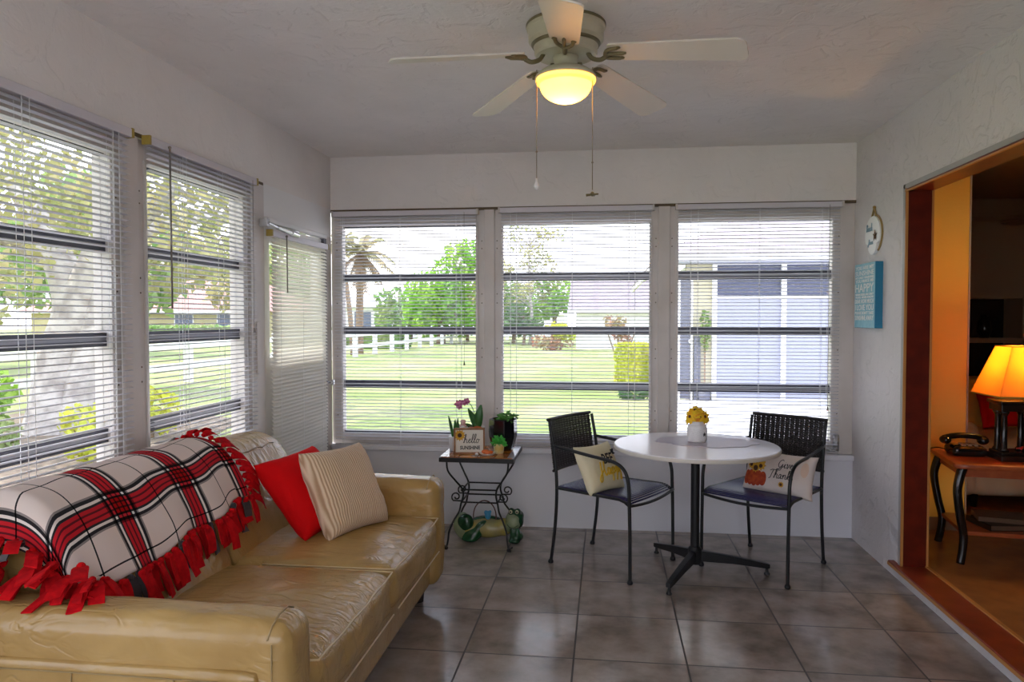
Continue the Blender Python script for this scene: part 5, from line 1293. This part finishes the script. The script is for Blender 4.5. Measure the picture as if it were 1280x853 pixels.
house('neighbour_house','pale yellow house with a long salmon-pink roof across the lawn outside the left-hand windows',-44,-25.2,52,62,2.05,4.6,'yel_wall','roof_r',.7,wins=((3.2,.9,1.4,1.0),(6.5,.9,1.2,1.0),(-2.5,.9,1.4,1.0)))
house('neighbour_house','small white house behind the palms outside the back window nearest the door',-21.5,-15.6,54,60,2.5,3.3,'wht_wall','wht_wall',.4,wins=((.35,.4,1.3,1.7),(2.1,.7,1.0,1.2)))
house('neighbour_house','white house with a plain gray roof at the end of the lawn, middle back window',-1.55,6,38.6,46,1.95,3.9,'wht_wall','roof_g',.4,axis='g')
house('neighbour_house','far white house glimpsed between the trees beyond the lawn',-9.6,-3.7,66,72,2.0,2.9,'wht_wall','wht_wall',.4,wins=((0,.6,1.2,1.0),))
# the nearest one, with its screened porch facing the patio
nh=thing('porch_house','nearby white house with pinkish shingle roof and gray screened porch outside the right window','house',(4.5,17,G))
def nb(mb,n_,m_,**k): return mb.build(n_,M[m_],nh,world=True,**k)
nb(MB().box(1.55,9,14.62,24,G,2.40),'walls','wht_wall')
nb(MB().box(1.52,2.02,14.50,14.70,G,2.50),'side_wall','cream_wall')
nb(MB().box(2.0,9,14.40,14.70,2.40,2.50).box(1.0,9,13.90,13.96,2.43,2.58).box(1.0,1.06,13.9,30,2.43,2.58),'fascia','wht_wall')
nb(MB().box(1.05,9,13.95,14.7,2.42,2.45),'soffit','lav')
for i,(a,b_) in enumerate(((2.10,3.27),(3.36,4.55),(4.64,5.8))):
    nb(box(a,b_,14.50,14.60,G+.0,1.76),'porch_panel','lav')
    nb(box(a,b_,14.52,14.60,1.80,2.40),'porch_screen','lav_d')
for x in (2.0,3.27,4.55,5.8): nb(box(x,x+.09,14.44,14.62,G,2.42),'porch_post','wht_wall')
nb(MB().box(2.0,6,14.46,14.60,1.755,1.80).box(2.0,6,14.46,14.6,G,G+.06),'porch_rail','wht_wall')
gd=nb(box(1.40,1.60,14.40,14.46,G+.05,2.20),'grey_door','greydoor'); nb(MB().box(1.36,1.40,14.38,14.48,G,2.24).box(1.60,1.635,14.38,14.48,G,2.24),'door_frame','wht_wall')
MB().ball((1.585,14.36,.95),.035).ball((1.585,14.36,1.12),.03).build('door_knob',M['pvc'],gd,world=True)
nb(box(1.66,1.78,14.36,14.42,G,1.05),'low_gate','greydoor')
# hipped roof in courses of shingles
def roofz(t): return 2.58+t*4.3*.40
rf=MB()
N_=20
for i in range(N_):
    t0,t1=i/N_,(i+1)/N_
    y0,y1=13.88+t0*4.3,13.88+t1*4.3; x0,x1=.98+t0*3.4,.98+t1*3.4; z0,z1=roofz(t0),roofz(t1)
    rf.add([(x0,y0,z0+.022),(9,y0,z0+.022),(9,y1,z1),(x1,y1,z1),(x0,y0,z0-.02),(9,y0,z0-.02)],[(0,1,2,3),(4,5,1,0)])
    rf.add([(x0,y0,z0+.022),(x1,y1,z1),(x1,30,z1),(x0,30,z0+.022)],[(0,1,2,3)])
nb(rf,'roof','roof_p')
lk=thing('porch_plant','small green plant in a corner of the porch by the gray door','plant',(1.85,14.30,G))
MB().lathe([(.0,0),(.09,0),(.12,.2),(.10,.2),(.0,.18)],16,cap=False).build('pot',M['greydoor'],lk,smooth=True); MB().tube([(0,0,.15),(0,0,1.2)],.015).build('stem',M['bark_b'],lk)
leaves(MB(),(0,0,1.35),(.10,.10,.42),160,.09).build('foliage',M['lf_mid'],lk)
# ================================================================== LIGHT, SKY, CAMERA
sun=D.lights.new('sun','SUN'); sun.energy=SUN_E=3.9; sun.angle=R_(.6); sun.color=(1,.95,.86)
so=D.objects.new('sun',sun); C.objects.link(so)
az,el=R_(172),R_(56)       # sun stands to the left, slightly beyond the house
sd=Vector((cos(az)*cos(el),sin(az)*cos(el),sin(el))); so.rotation_euler=sd.to_track_quat('Z','Y').to_euler()
w=D.worlds.new('World'); bpy.context.scene.world=w; w.use_nodes=True; N=w.node_tree.nodes; L=w.node_tree.links; bg=N['Background']
tc=N.new('ShaderNodeTexCoord'); sx=N.new('ShaderNodeSeparateXYZ'); L.new(tc.outputs['Generated'],sx.inputs[0])
gr=ramp(N,[(.0,(.82,.84,.92)),(.08,(.84,.88,1.0)),(.5,(.55,.68,1.0)),(1,(.40,.55,.95))],False); L.new(sx.outputs[2],gr.inputs[0])
nz=N.new('ShaderNodeTexNoise'); nz.inputs['Scale'].default_value=3.2; nz.inputs['Detail'].default_value=6; L.new(tc.outputs['Generated'],nz.inputs['Vector'])
cr=ramp(N,[(.42,(0,0,0)),(.62,(1,1,1))],False); L.new(nz.outputs['Fac'],cr.inputs[0])
mx=N.new('ShaderNodeMix'); mx.data_type='RGBA'; L.new(cr.outputs[0],mx.inputs[0]); L.new(gr.outputs[0],mx.inputs[6]); mx.inputs[7].default_value=(1,1,1,1)
L.new(mx.outputs[2],bg.inputs[0]); bg.inputs[1].default_value=2.6

cam=D.cameras.new('camera'); cam.sensor_width=36; cam.lens=F*36/1280; cam.clip_start=.02; cam.clip_end=500
co=D.objects.new('camera',cam); C.objects.link(co)
co.matrix_world=Matrix(((_r.x,_up.x,-_fw.x,0),(_r.y,_up.y,-_fw.y,0),(_r.z,_up.z,-_fw.z,H),(0,0,0,1)))
sc=bpy.context.scene; sc.camera=co
vs=sc.view_settings; vs.view_transform='Standard'; vs.look='None'; vs.gamma=1; vs.use_curve_mapping=False; vs.exposure=.55
sc.cycles.max_bounces=12; sc.cycles.diffuse_bounces=7; sc.cycles.transparent_max_bounces=24; sc.cycles.caustics_reflective=False; sc.cycles.caustics_refractive=False
sc.cycles.sample_clamp_indirect=6
